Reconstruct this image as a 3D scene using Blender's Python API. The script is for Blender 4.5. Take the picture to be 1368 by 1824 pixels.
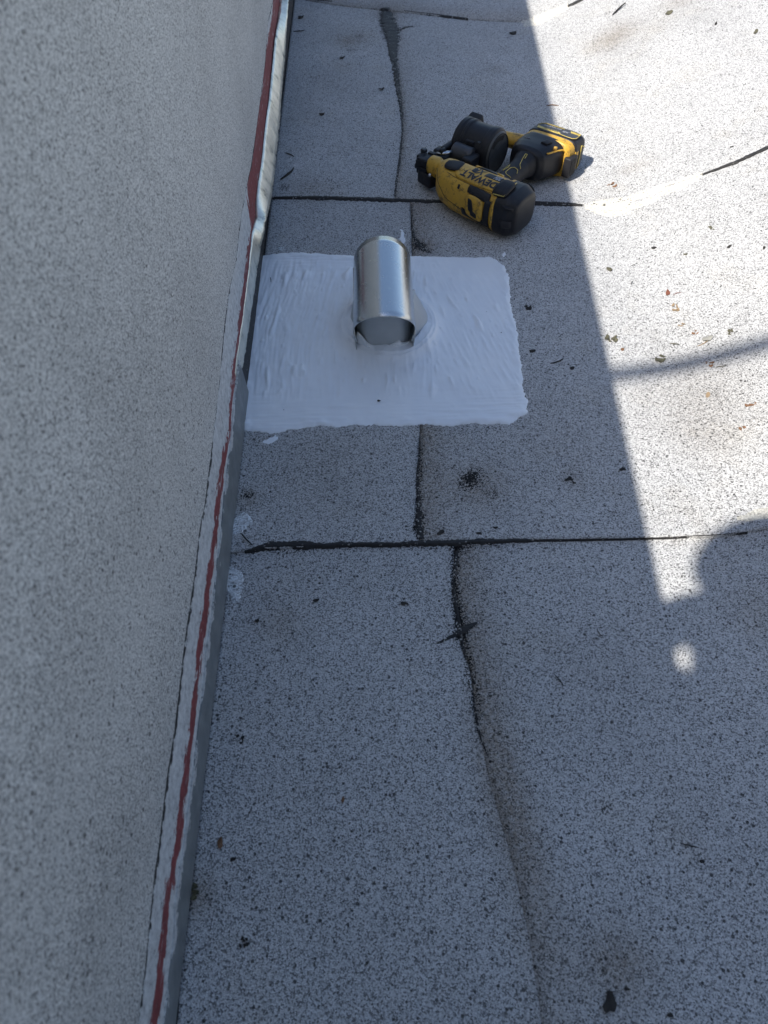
import bpy, bmesh, math, random
import numpy as np
from mathutils import Vector, Matrix, noise
random.seed(7); rng = np.random.default_rng(7)
for o in list(bpy.data.objects): bpy.data.objects.remove(o)
scene = bpy.context.scene
COL = scene.collection
R = math.radians

# ------------------------------------------------------------------ camera
CAM_H, FPX, PITCH, YAW = 0.85, 1300.0, R(52), R(-1.88)
cam_d = bpy.data.cameras.new('camera'); cam = bpy.data.objects.new('camera', cam_d); COL.objects.link(cam)
cam_d.sensor_fit = 'VERTICAL'; cam_d.sensor_height = 36.0; cam_d.lens = FPX / 1824 * 36.0
cam_d.clip_start = 0.01; cam_d.clip_end = 500
cam.location = (0, 0, CAM_H); cam.rotation_euler = (R(90) - PITCH, 0, YAW)
cam_d.dof.use_dof = True; cam_d.dof.focus_distance = 1.30; cam_d.dof.aperture_fstop = 8.0
scene.camera = cam

# ------------------------------------------------------------------ light
SUN_EL, SUN_AZ = R(50), R(36)            # azimuth: way the shadows run, measured from +X towards +Y
SD = Vector((math.cos(SUN_AZ) * math.cos(SUN_EL), math.sin(SUN_AZ) * math.cos(SUN_EL), -math.sin(SUN_EL)))
w = bpy.data.worlds.new('World'); scene.world = w; w.use_nodes = True
nt = w.node_tree; bg = nt.nodes['Background']
sky = nt.nodes.new('ShaderNodeTexSky'); sky.sky_type = 'NISHITA'; sky.sun_disc = False; sky.dust_density = 1.0; sky.ozone_density = .8
sky.sun_elevation = SUN_EL; sky.sun_rotation = math.atan2(-SD.x, -SD.y)
nt.links.new(sky.outputs[0], bg.inputs[0]); bg.inputs[1].default_value = 0.115
sl = bpy.data.lights.new('sun', 'SUN'); sl.energy = 4.0; sl.angle = R(0.75); sl.color = (1.0, 0.95, 0.87)
so = bpy.data.objects.new('sun', sl); COL.objects.link(so); so.location = (-4, -3, 6)
so.rotation_euler = SD.to_track_quat('-Z', 'Y').to_euler()
scene.view_settings.view_transform = 'Standard'; scene.view_settings.look = 'None'
scene.view_settings.gamma = 1; scene.view_settings.use_curve_mapping = False
scene.view_settings.exposure = 0.88
scene.cycles.use_denoising = True
scene.cycles.max_bounces = 6

# ------------------------------------------------------------------ helpers
f_ = Vector((0, math.cos(PITCH), -math.sin(PITCH))); u_ = Vector((0, math.sin(PITCH), math.cos(PITCH))); r_ = Vector((1, 0, 0))
RZ = Matrix.Rotation(YAW, 3, 'Z'); f_, u_, r_ = RZ @ f_, RZ @ u_, RZ @ r_
def ray(x, y): return f_ * FPX + r_ * (x - 684) - u_ * (y - 912)
XF, TANS, BLEND = 0.545, 0.36, 0.07       # fold line, rise of the right-hand slope
def sz(X):                                 # height of the roof surface
    t = X - XF
    if t < -BLEND: return 0.0
    if t > BLEND: return t * TANS
    return TANS * (t + BLEND) ** 2 / (4 * BLEND)
def at(x, y, dz=0.0):                      # point of the roof surface seen in that direction
    d = ray(x, y); lo, hi = 0.0, (-CAM_H - 0.2) / d.z
    for _ in range(40):
        m = (lo + hi) / 2
        if CAM_H + d.z * m > sz(d.x * m) + dz: lo = m
        else: hi = m
    return Vector((d.x * lo, d.y * lo, CAM_H + d.z * lo))
def tag(o, label=None, cat=None, group=None, kind=None):
    if label: o['label'] = label
    if cat: o['category'] = cat
    if group: o['group'] = group
    if kind: o['kind'] = kind
    return o
def mesh(name, verts, faces, mat, parent=None, smooth=False):
    me = bpy.data.meshes.new(name); me.from_pydata([tuple(v) for v in verts], [], faces); me.validate(); me.update()
    return link(name, me, mat, parent, smooth)
def link(name, me, mat, parent=None, smooth=False):
    if mat is not None: me.materials.append(mat)
    if smooth: me.polygons.foreach_set('use_smooth', [True] * len(me.polygons))
    o = bpy.data.objects.new(name, me); COL.objects.link(o)
    if parent: o.parent = parent
    return o
def bm_obj(name, bm, mat, parent=None, smooth=False):
    bmesh.ops.recalc_face_normals(bm, faces=bm.faces)
    me = bpy.data.meshes.new(name); bm.to_mesh(me); bm.free()
    return link(name, me, mat, parent, smooth)
def empty(name, loc=(0, 0, 0), rz=0):
    o = bpy.data.objects.new(name, None); COL.objects.link(o); o.location = loc; o.rotation_euler = (0, 0, rz)
    o.empty_display_size = .1
    return o
def box_bm(c, h, bev=0.0, rot=None, bm=None, seg=2):
    bm = bm or bmesh.new()
    g = bmesh.ops.create_cube(bm, size=2)['verts']
    for v in g: v.co = Vector((v.co.x * h[0], v.co.y * h[1], v.co.z * h[2]))
    if bev:
        es = {e for v in g for e in v.link_edges}
        g2 = bmesh.ops.bevel(bm, geom=list(es), offset=bev, segments=seg, affect='EDGES', profile=.6)
        g = list({v for f in bm.faces for v in f.verts if f in g2['faces'] or True}) if len(bm.verts) <= 200 else g2['verts']
    if rot is not None:
        for v in g: v.co = rot @ v.co
    for v in g: v.co += Vector(c)
    return bm
def box(name, c, h, mat, parent=None, bev=0.0, rot=None, seg=2):
    return bm_obj(name, box_bm(c, h, bev, rot, seg=seg), mat, parent, smooth=bev > 0)
def tube_geo(pts, rad, n=8, closed_ends=True):
    pts = [Vector(p) for p in pts]; V = []; F = []
    rads = rad if isinstance(rad, (list, tuple)) else [rad] * len(pts)
    up = Vector((0.13, 0.21, 1)).normalized()
    for i, p in enumerate(pts):
        d = (pts[min(i + 1, len(pts) - 1)] - pts[max(i - 1, 0)]).normalized()
        a = d.cross(up)
        if a.length < 1e-4: a = d.cross(Vector((1, 0, 0)))
        a.normalize(); b = d.cross(a)
        for k in range(n):
            t = 2 * math.pi * k / n; V.append(p + (a * math.cos(t) + b * math.sin(t)) * rads[i])
    for i in range(len(pts) - 1):
        for k in range(n):
            k2 = (k + 1) % n; F.append((i * n + k, i * n + k2, (i + 1) * n + k2, (i + 1) * n + k))
    if closed_ends:
        F.append(tuple(range(n))[::-1]); F.append(tuple((len(pts) - 1) * n + k for k in range(n)))
    return V, F
def tube(name, pts, rad, mat, parent=None, n=8):
    V, F = tube_geo(pts, rad, n); return mesh(name, V, F, mat, parent, True)
def interp(pts, x):                        # pts sorted [(x, y)...]
    xs = [p[0] for p in pts]; ys = [p[1] for p in pts]
    return float(np.interp(x, xs, ys))
def n3(x, y, z=0.0): return noise.noise(Vector((x, y, z)))

# ------------------------------------------------------------------ materials
class NT:
    def __init__(s, name):
        s.m = bpy.data.materials.new(name); s.m.use_nodes = True; s.t = s.m.node_tree
        s.b = s.t.nodes['Principled BSDF']; s.tc = s.t.nodes.new('ShaderNodeTexCoord').outputs['Object']
    def n(s, typ, **kw):
        nd = s.t.nodes.new('ShaderNode' + typ)
        for k, v in kw.items():
            if k.startswith('i_'):
                key = k[2:]; nd.inputs[int(key) if key.isdigit() else key.replace('_', ' ')].default_value = v
            else: setattr(nd, k, v)
        return nd
    def l(s, a, b): s.t.links.new(a, b)
    def noise(s, scale, detail=2, rough=.5, vec=None, dist=0):
        nd = s.n('TexNoise', i_Scale=scale, i_Detail=detail, i_Roughness=rough, i_Distortion=dist)
        s.l(vec or s.tc, nd.inputs['Vector']); return nd.outputs['Fac']
    def voro(s, scale, feature='F1', out='Color'):
        nd = s.n('TexVoronoi', i_Scale=scale, feature=feature); s.l(s.tc, nd.inputs['Vector']); return nd.outputs[out]
    def ramp(s, fac, stops, interp='LINEAR'):
        nd = s.n('ValToRGB'); cr = nd.color_ramp; cr.interpolation = interp
        while len(cr.elements) > 1: cr.elements.remove(cr.elements[-1])
        for i, (p, c) in enumerate(stops):
            e = cr.elements[0] if i == 0 else cr.elements.new(p)
            e.position = p; e.color = (*c, 1) if isinstance(c, tuple) else (c, c, c, 1)
        s.l(fac, nd.inputs[0]); return nd.outputs[0]
    def mix(s, fac, a, b, typ='MIX'):
        nd = s.n('MixRGB', blend_type=typ)
        for sock, v in ((nd.inputs[0], fac), (nd.inputs[1], a), (nd.inputs[2], b)):
            if hasattr(v, 'is_linked'): s.l(v, sock)
            else: sock.default_value = v if isinstance(v, float) else (*v, 1)
        return nd.outputs[0]
    def math(s, op, a, b=0.0):
        nd = s.n('Math', operation=op)
        for sock, v in ((nd.inputs[0], a), (nd.inputs[1], b)):
            if hasattr(v, 'is_linked'): s.l(v, sock)
            else: sock.default_value = v
        return nd.outputs[0]
    def bump(s, h, strength, dist):
        nd = s.n('Bump', i_Strength=strength, i_Distance=dist); s.l(h, nd.inputs['Height']); s.l(nd.outputs[0], s.b.inputs['Normal'])
    def set(s, col=None, rough=None, metal=None, spec=None):
        for key, v in (('Base Color', col), ('Roughness', rough), ('Metallic', metal), ('Specular IOR Level', spec)):
            if v is None: continue
            if hasattr(v, 'is_linked'): s.l(v, s.b.inputs[key])
            else: s.b.inputs[key].default_value = (*v, 1) if isinstance(v, tuple) else v
        return s.m

def granule_mat(name, scale, light, dark_share, dirt=True, tint=(1, 1, 1), dk=.09, relief=.5, speck=.22):
    m = NT(name)
    vc = m.voro(scale); sep = m.n('SeparateColor'); m.l(vc, sep.inputs[0])
    g = m.ramp(sep.outputs[0], [(0, dk * .7), (dark_share * .6, dk), (dark_share + .10, light * .70), (.6, light * .93), (1, light * 1.12)])
    gap = m.ramp(m.voro(scale, out='Distance'), [(.0, 1.0), (.5, .95), (.85, .62)])
    col = m.mix(1.0, g, gap, 'MULTIPLY')
    mid = m.ramp(m.noise(scale * .5, 2, .6), [(.26, .86), (.40, .97), (.6, 1.02)])     # missing granules in small clusters
    col = m.mix(1.0, col, mid, 'MULTIPLY')
    v2 = m.n('TexVoronoi', i_Scale=scale * .30); m.l(m.tc, v2.inputs['Vector']); s2 = m.n('SeparateColor'); m.l(v2.outputs['Color'], s2.inputs[0])
    dot = m.math('MULTIPLY', m.math('LESS_THAN', s2.outputs[0], speck), m.math('LESS_THAN', v2.outputs['Distance'], m.math('MULTIPLY', s2.outputs[1], .42)))
    col = m.mix(m.math('MULTIPLY', dot, .85), col, (.03, .029, .028))                     # single lost granules
    big = m.ramp(m.noise(4.0, 5, .6), [(.25, .84), (.5, .98), (.8, 1.06)])
    col = m.mix(1.0, col, big, 'MULTIPLY')
    col = m.mix(1.0, col, tint, 'MULTIPLY')
    if dirt:
        at_ = m.n('Attribute', attribute_name='dirt'); bk = m.n('Attribute', attribute_name='bare')
        nz = m.ramp(m.noise(170, 4, .75), [(.34, 1.0), (.66, .35)])
        d = m.math('MULTIPLY', at_.outputs['Fac'], nz)
        col = m.mix(d, col, m.mix(1.0, col, (.50, .42, .33), 'MULTIPLY'))
        th = m.math('ADD', m.math('MULTIPLY', bk.outputs['Fac'], 1.25), m.math('MULTIPLY', sep.outputs[1], -0.75))
        th = m.ramp(th, [(.10, 0.0), (.22, 1.0)])
        col = m.mix(th, col, (.012, .011, .011))
        wn = m.ramp(m.noise(7.0, 4, .65), [(.55, 0.0), (.75, .35)])                       # faint tan water stains
        col = m.mix(wn, col, m.mix(1.0, col, (.93, .86, .74), 'MULTIPLY'))
    m.set(col, .85, spec=.3)
    m.bump(m.math('ADD', m.math('MULTIPLY', sep.outputs[2], .6), m.voro(scale, out='Distance')), relief, .0015)
    return m.m
M = {}
M['granule'] = granule_mat('mineral_granules', 700, .62, .22, dk=.20)
M['granule_wall'] = granule_mat('mineral_granules_wall', 640, .71, .18, dirt=False, tint=(1.0, .98, .93), dk=.27, relief=.35, speck=.10)
def simple(name, col, rough=.5, metal=0.0, var=.15, vscale=60, bump=0.0, spec=.5, bscale=300):
    m = NT(name); k = m.ramp(m.noise(vscale, 4, .6), [(.25, 1 - var), (.75, 1 + var)])
    m.set(m.mix(1.0, col, k, 'MULTIPLY'), rough, metal, spec)
    if bump: m.bump(m.noise(bscale, 3), bump, .001)
    return m.m
m = NT('tar'); s = m.ramp(m.voro(460), [(.76, 0.0), (.82, 1.0)])
m.set(m.mix(s, (.012, .011, .0105), (.34, .33, .31)), .7); m.bump(m.noise(420, 3), .7, .002); M['tar'] = m.m
m = NT('tar_clean'); s = m.ramp(m.voro(430), [(.86, 0.0), (.90, 1.0)]); m.set(m.mix(s, (.013, .012, .012), (.25, .24, .23)), .6); m.bump(m.noise(300, 4), .8, .002); M['tar_clean'] = m.m
m = NT('sealant')
st = m.n('Mapping'); m.l(m.tc, st.inputs[0]); st.inputs['Scale'].default_value = (1, .16, 1)
k = m.ramp(m.noise(9, 4, .6), [(.3, (.80, .825, .86)), (.7, (.86, .88, .90))])
spk = m.ramp(m.voro(70), [(.0, 1.0), (1.0, 1.0)])
m.set(k, .34, spec=.5); m.bump(m.noise(190, 4, .65, st.outputs[0]), .16, .0015); M['sealant'] = m.m
M['old_coating'] = granule_mat('old_coating', 480, .72, .02, dirt=False, tint=(1.0, .965, .86), dk=.45, relief=.3, speck=.05)
m = NT('galvanized'); sp = m.voro(120); bw = m.n('RGBToBW'); m.l(sp, bw.inputs[0])
m.set(m.mix(m.math('MULTIPLY', bw.outputs[0], .12), (.60, .62, .62), (.50, .52, .53)), m.ramp(m.noise(60, 4, .7), [(.3, .24), (.7, .28)]), 1.0)
m.bump(m.noise(14, 2), .03, .002); M['galv'] = m.m
M['galv_dull'] = simple('galvanized_dull', (.40, .42, .43), .45, .85, .1, 40)
M['galv_collar'] = simple('galvanized_collar', (.46, .485, .50), .5, .25, .06, 40)
m = NT('cream_metal'); k = m.ramp(m.noise(30, 5, .7), [(.30, (.24, .24, .20)), (.42, (.70, .68, .57)), (.55, (.86, .83, .71)), (.8, (.92, .89, .78))])
m.set(k, .36, .75); m.bump(m.noise(60, 4), .10, .002); M['cream_metal'] = m.m
def ragged(m, attr, amp, scale, stretch=.35):           # 1 where a paint coat lies: its smooth outline broken up by noise
    at_ = m.n('Attribute', attribute_name=attr); mp = m.n('Mapping'); m.l(m.tc, mp.inputs[0]); mp.inputs['Scale'].default_value = (1, stretch, 1)
    n1 = m.math('MULTIPLY', m.math('SUBTRACT', m.noise(scale, 5, .72, mp.outputs[0]), .5), amp)
    return m.ramp(m.math('ADD', m.math('MULTIPLY', m.math('ADD', at_.outputs['Fac'], n1), 600.0), .5), [(.35, 0.0), (.65, 1.0)])
def paint_white(m):
    k = m.ramp(m.noise(110, 6, .8), [(.33, (.06, .06, .06)), (.40, (.44, .44, .435)), (.62, (.66, .665, .65))])
    st = m.n('Mapping'); m.l(m.tc, st.inputs[0]); st.inputs['Scale'].default_value = (1, .1, 1)
    return m.mix(m.ramp(m.noise(180, 4, .7, st.outputs[0]), [(.60, 0.0), (.72, .5)]), k, (.30, .20, .20))
m = NT('painted_band'); red = m.ramp(m.noise(90, 5, .7), [(.3, (.15, .03, .03)), (.6, (.25, .05, .05)), (.75, (.30, .09, .085))])
col = m.mix(ragged(m, 'red', .045, 110, .3), paint_white(m), red)
scr = m.n('Mapping'); m.l(m.tc, scr.inputs[0]); scr.inputs['Scale'].default_value = (1, .06, 1)
col = m.mix(m.ramp(m.noise(260, 3, .7, scr.outputs[0]), [(.62, 0.0), (.68, .8)]), col, paint_white(m))
col = m.mix(ragged(m, 'black', .034, 130, .5), col, (.012, .011, .011))
m.set(col, .7); m.bump(m.noise(160, 5, .7), .5, .0015); M['painted_band'] = m.m
m = NT('grey_metal'); k = m.ramp(m.noise(35, 5, .65), [(.3, (.15, .165, .17)), (.6, (.23, .245, .245)), (.8, (.32, .33, .325))])
crk = m.n('Mapping'); m.l(m.tc, crk.inputs[0]); crk.inputs['Scale'].default_value = (1, 4, 1)
k = m.mix(m.ramp(m.noise(60, 3, .6, crk.outputs[0]), [(.26, .8), (.29, 0.0)]), k, (.03, .03, .03))
k = m.mix(ragged(m, 'splash', .085, 34, .5), k, paint_white(m)); m.set(k, .5, .2); M['grey_metal'] = m.m
m = NT('tool_yellow'); sc = m.ramp(m.noise(70, 6, .75), [(.36, 0.0), (.48, .75)])
gr = m.ramp(m.noise(22, 5, .7), [(.45, .0), (.75, .6)])
k = m.mix(gr, (.74, .42, .04), (.46, .27, .05)); k = m.mix(sc, (.16, .10, .03), k)
m.set(k, .48); m.bump(m.noise(250, 2), .15, .0006); M['yellow'] = m.m
m = NT('tool_black'); k = m.ramp(m.noise(40, 5, .7), [(.3, (.009, .0095, .012)), (.62, (.016, .016, .019)), (.8, (.05, .048, .046))])
m.set(k, .45, spec=.35); m.bump(m.noise(400, 2), .2, .0005); M['black'] = m.m
m = NT('tool_rubber'); k = m.ramp(m.noise(30, 5, .7), [(.3, (.012, .012, .015)), (.7, (.024, .024, .027))])
m.set(k, .6, spec=.3); m.bump(m.noise(600, 2), .3, .0006); M['rubber'] = m.m
M['tool_grey'] = simple('tool_grey', (.055, .058, .065), .38, .3, .2, 80)
M['lid_grey'] = simple('lid_grey', (.07, .072, .072), .5, 0, .3, 60)
M['steel'] = simple('steel', (.55, .56, .58), .25, 1.0, .2, 120)
M['print_black'] = simple('print_black', (.015, .015, .017), .55)
M['print_grey'] = simple('print_grey', (.30, .30, .32), .5)
M['line_yellow'] = simple('line_yellow', (.52, .40, .10), .5, var=.3, vscale=120)
M['skin'] = simple('skin', (.45, .27, .19), .5, bump=.1)
M['shirt'] = simple('shirt', (.06, .08, .12), .85, bump=.3)
M['trousers'] = simple('trousers', (.05, .055, .07), .85, bump=.3)
M['hair'] = simple('hair', (.03, .02, .015), .7, bump=.5)
M['cable'] = simple('cable_rubber', (.02, .02, .02), .6)
M['wood'] = simple('mast_wood', (.22, .15, .09), .8, vscale=20)
M['earth'] = simple('earth', (.12, .10, .08), .95, vscale=2, bump=.4)
M['plaster'] = simple('plaster', (.45, .44, .41), .85, vscale=6, bump=.3)

# ------------------------------------------------------------------ ground far below, roof deck
tag(mesh('ground', [(-150, -150, -3.6), (150, -150, -3.6), (150, 150, -3.6), (-150, 150, -3.6)], [(0, 1, 2, 3)], M['earth']), kind='structure')
xs = [-3.2, -.2, .40] + list(np.linspace(XF - BLEND, XF + BLEND, 9)) + [1.2, 2.6, 2.601, 6.0]
def deckz(x): return sz(min(x, 2.6)) - .016
V = []; F = []
for x in xs: V += [(x, -2.2, deckz(x)), (x, 7.5, deckz(x)), (x, 7.5, -3.6), (x, -2.2, -3.6)]
for i in range(len(xs) - 1):
    a, b = 4 * i, 4 * i + 4
    F += [(a, b, b + 1, a + 1), (a + 1, b + 1, b + 2, a + 2), (a, a + 3, b + 3, b)]
F += [(0, 1, 2, 3), (4 * len(xs) - 4, 4 * len(xs) - 1, 4 * len(xs) - 2, 4 * len(xs) - 3)]
deck = tag(mesh('roof_deck', V, F, M['plaster']), kind='structure')

# seams between the courses of roofing sheet and end joints within them (followed along the roof surface)
S_AB = [(500, -10), (555, 8), (640, 20), (720, 28), (832, 41), (930, 45), (955, 38), (1000, 22), (1045, 0), (1090, -22), (1130, -42)]
S_BC = [(470, 357), (560, 357), (640, 360), (705, 361), (800, 364), (940, 366), (1040, 371), (1090, 368), (1150, 352), (1220, 327), (1300, 298), (1368, 267), (1440, 236)]
S_CD = [(410, 986), (470, 978), (560, 975), (640, 972), (745, 970), (850, 966), (950, 964), (1170, 961), (1300, 955), (1368, 943), (1440, 925)]
J_B = [(683, 10), (685, 22), (700, 80), (706, 130), (714, 190), (717, 240), (712, 290), (706, 330), (703, 361), (703, 375)]
J_C = [(728, 350), (732, 380), (734, 455), (742, 620), (748, 762), (747, 810), (744, 860), (743, 930), (747, 970), (748, 990)]
J_D = [(811, 955), (810, 975), (807, 1030), (810, 1070), (818, 1110), (822, 1140), (840, 1210), (850, 1290), (862, 1330), (880, 1410), (900, 1480), (920, 1550), (940, 1640), (960, 1760), (972, 1850)]
def seam_fn(px):
    p = [at(*q) for q in px]; pts = sorted((v.x, v.y) for v in p)
    return lambda X: interp(pts, X) + .0016 * n3(X * 22, pts[0][1] * 9) + .0008 * n3(X * 90, 3)
def joint_fn(px):
    p = [at(*q) for q in px]; pts = sorted((v.y, v.x) for v in p)
    return lambda Y: interp(pts, Y) + .0012 * n3(Y * 40, pts[0][1] * 9)
fAB, fBC, fCD = map(seam_fn, (S_AB, S_BC, S_CD)); jB, jC, jD = map(joint_fn, (J_B, J_C, J_D))

# dirt (dusty stains) and bare spots (lost granules) with shapes of their own
def P(x, y): v = at(x, y); return np.array((v.x, v.y))
DIRT = [(P(850, 870), .045, .8), (P(690, 30), .05, .7), (P(1020, 860), .02, .4), (P(1205, 10), .05, .5), (P(640, 70), .08, .35), (P(880, 130), .03, .45),
        (P(1100, 60), .06, .5), (P(1080, 85), .05, .5), (P(1240, 700), .09, .35), (P(1250, 780), .06, .3), (P(1100, 1720), .035, .8), (P(500, 1110), .03, .5),
        (P(620, 80), .04, .6), (P(560, 345), .06, .5), (P(760, 440), .02, .9), (P(1330, 1080), .04, .3), (P(345, 1595), .022, 1.0), (P(440, 890), .02, .7), (P(890, 300), .03, .2),
        (P(1140, 300), .03, .3), (P(1115, 310), .02, .3), (P(600, 840), .10, .25), (P(960, 780), .12, .2)]
BARE = [(P(750, 443), .012, .75), (P(765, 452), .009, .6), (P(641, 70), .02, .30), (P(625, 95), .018, .34), (P(735, 52), .012, .5), (P(835, 862), .016, .48), (P(848, 848), .016, .42),
        (P(868, 885), .014, .22), (P(560, 90), .02, .2), (P(945, 550), .010, .4), (P(855, 135), .012, .3), (P(903, 136), .014, .35), (P(1080, 30), .02, .3), (P(1060, 80), .02, .26), (P(1085, 95), .018, .3),
        (P(505, 340), .016, .45), (P(440, 885), .010, .5), (P(1075, 1440), .006, .5)]
def along(pts, k_=1.0):                              # granules lost beside the tar
    for (x0, y0, h0), (x1, y1, h1) in zip(pts[:-1], pts[1:]):
        n = max(1, int(math.hypot(x1 - x0, y1 - y0) / 9))
        for k in range(n):
            t = k / n; h = h0 * (1 - t) + h1 * t; c = P(x0 + (x1 - x0) * t, y0 + (y1 - y0) * t); px = abs(P(x0 + 1, y0)[0] - P(x0, y0)[0])
            BARE.append((c, max(.0055, h * 1.15 * px), k_ * min(.55, .20 + .03 * h)))
along([(687, 18, 9), (692, 50, 14), (699, 75, 13), (699, 100, 8), (703, 125, 5), (708, 150, 5), (712, 180, 4), (717, 230, 3), (712, 290, 3), (704, 350, 3)])
along([(748, 800, 1), (745, 850, 4), (746, 900, 6), (747, 960, 10)]); along([(815, 980, 8), (809, 1030, 5), (811, 1070, 8), (818, 1120, 9), (826, 1160, 5)], .7); along([(830, 1175, 3), (850, 1290, 4), (860, 1330, 3)], .6)
along([(687, 30, 10), (694, 60, 12), (699, 85, 10)]); along([(800, 1138, 3), (820, 1125, 6), (848, 1110, 3)]); along([(832, 885, 5), (826, 868, 8), (832, 850, 9), (848, 842, 8), (862, 848, 6)], .42); along([(868, 862, 3), (878, 880, 4), (874, 898, 3), (858, 906, 2)], .5)
along([(735, 400, 2), (740, 430, 6), (752, 448, 9)]); along([(440, 990, 3), (500, 985, 5), (600, 982, 4), (700, 979, 5), (760, 976, 5), (850, 972, 4), (950, 968, 3)]); along([(490, 352, 2), (560, 350, 4), (620, 352, 3)]); along([(705, 56, 4), (735, 54, 4)])
def attrs(o, joint, side_band):
    me = o.data; n = len(me.vertices); co = np.empty(n * 3); me.vertices.foreach_get('co', co); co = co.reshape(-1, 3)[:, :2]
    d = np.zeros(n); b = np.zeros(n)
    for c, r, k in DIRT: d += k * np.exp(-((co - c) ** 2).sum(1) / (r * r))
    for c, r, k in BARE: b += k * np.exp(-((co - c) ** 2).sum(1) / (r * r))
    if joint is not None:
        jx = np.array([joint(y) for y in co[:, 1]]); t = co[:, 0] - jx
        soft = np.clip((.40 - co[:, 1]) / .10, 0, 1); fade = np.clip((co[:, 1] + .02) / .25, .35, 1)
        sharp = np.where(t > 0, side_band * np.exp(-(t / .042) ** 2), .25 * side_band * np.exp(-(t / .012) ** 2))
        d += sharp * (1 - soft) + soft * fade * side_band * 1.1 * np.exp(-((t - .012) / .026) ** 2)
        b += (1 - soft) * np.where(t > 0, .28 * side_band * np.exp(-(t / .010) ** 2), .3 * side_band * np.exp(-(t / .006) ** 2))
    for nm, a in (('dirt', d), ('bare', b)):
        l = me.attributes.new(nm, 'FLOAT', 'POINT'); l.data.foreach_set('value', np.clip(a, 0, 1).astype(np.float32))
TH = .0036
def cap_sheet(XL, XR, DN, DF, z0, nx, ny, joint=None, band=.8, label=None):
    V = []; F = []
    us = np.linspace(0, 1, nx); vs = np.linspace(0, 1, ny)
    for v in vs:
        for u in us:
            Y = .5
            for _ in range(4):
                X = XL(Y) * (1 - u) + XR(Y) * u; Y = DN(X) * (1 - v) + DF(X) * v
            wob = .0016 * n3(X * 4, Y * 4, 2) + .0005 * n3(X * 20, Y * 20, 5)
            V.append((X, Y, sz(X) + z0 + wob))
    N = len(V)
    for j in range(ny - 1):
        for i in range(nx - 1): a = j * nx + i; F.append((a, a + 1, a + nx + 1, a + nx))
    ring = list(range(nx)) + [j * nx + nx - 1 for j in range(1, ny)] + [(ny - 1) * nx + i for i in range(nx - 2, -1, -1)] + [j * nx for j in range(ny - 2, 0, -1)]
    low = []
    for k in ring: x, y, z = V[k]; low.append(len(V)); V.append((x, y, z - TH - .001))
    for k in range(len(ring)):
        k2 = (k + 1) % len(ring); F.append((ring[k2], ring[k], low[k], low[k2]))
    o = mesh('cap_sheet', V, F, M['granule'], deck, True)
    attrs(o, joint, band)
    if label: o['label'] = label
    return o
G = .0006
XW = -0.199
cap_sheet(lambda y: XW, lambda y: 2.55, fAB, lambda x: 6.5, .0124, 60, 30)
cap_sheet(lambda y: XW, lambda y: jB(y) - G, fBC, lambda x: fAB(x) + .03, .0084, 60, 190, jB, .5)
cap_sheet(lambda y: jB(y) + G, lambda y: 2.55, fBC, lambda x: fAB(x) + .03, .0084, 150, 110, jB, .5)
cap_sheet(lambda y: XW, lambda y: jC(y) - G, fCD, lambda x: fBC(x) + .03, .0044, 60, 190, jC, .6)
cap_sheet(lambda y: jC(y) + G, lambda y: 2.55, fCD, lambda x: fBC(x) + .03, .0048, 220, 170, jC, .9)
GD = lambda y: G if y > .36 else (-.002 if y < .30 else G - (.36 - y) / .06 * (G + .002))
cap_sheet(lambda y: XW, lambda y: jD(y) - GD(y), lambda x: -1.6, lambda x: fCD(x) + .03, .0004, 60, 200, jD, 1.0)
cap_sheet(lambda y: jD(y) + GD(y), lambda y: 2.55, lambda x: -1.6, lambda x: fCD(x) + .03, .0006, 180, 230, jD, 1.0)
def roofz(p):                               # top of the sheets at that point
    X, Y = p[0], p[1]
    return sz(X) + (.0004 if Y < fCD(X) else .0046 if Y < fBC(X) else .0084 if Y < fAB(X) else .0124)

# tar squeezed out along seams and joints, plus a painted shadow line on the slope
def ribbon(name, px, halfpx, mat, parent, thick=.0022, seed=0, n=6, step=.0025, ragged=.6):
    C = [at(*q) for q in px]; Wd = []
    for q, h in zip(px, halfpx):
        a, b = at(q[0] - h, q[1]), at(q[0] + h, q[1]); Wd.append((b - a).length / 2)
    L = [0.0]
    for i in range(1, len(C)): L.append(L[-1] + (C[i] - C[i - 1]).length)
    m_ = max(3, int(L[-1] / step)); V = []; F = []
    for i in range(m_ + 1):
        s = L[-1] * i / m_
        p = Vector([float(np.interp(s, L, [c[k] for c in C])) for k in range(3)]); e = min(s + .004, L[-1]); e0 = max(e - .008, 0)
        d = Vector([float(np.interp(e, L, [c[k] for c in C])) - float(np.interp(e0, L, [c[k] for c in C])) for k in range(3)]); d.z = 0; d.normalize()
        nrm = Vector((-d.y, d.x, 0)); wd = float(np.interp(s, L, Wd))
        for k in range(n + 1):
            t = -1 + 2 * k / n
            side = 1 if t > 0 else 2
            ww = wd * (1 + ragged * n3(s * 70, side * 7 + seed, 1) + ragged * .8 * n3(s * 230, side * 7 + seed, 4)); ww = max(ww, .0004)
            q = p + nrm * (t * ww); prof = max(0.0, 1 - t * t) ** .5
            q.z = roofz(q) + (thick * prof * (.75 + .5 * n3(s * 50, t, seed)) if abs(t) < .99 else -.0012)
            V.append(q)
    for i in range(m_):
        for k in range(n): a = i * (n + 1) + k; F.append((a, a + 1, a + n + 2, a + n + 1))
    return mesh(name, V, F, mat, parent, True)
ribbon('tar_shade_seam', [(486, 358), (520, 357), (600, 358), (700, 362), (800, 365), (870, 366), (950, 367), (1030, 370)], [0, 0, 0, 0, 0, 0, 0, 0], M['tar_clean'], deck) if False else None
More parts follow.
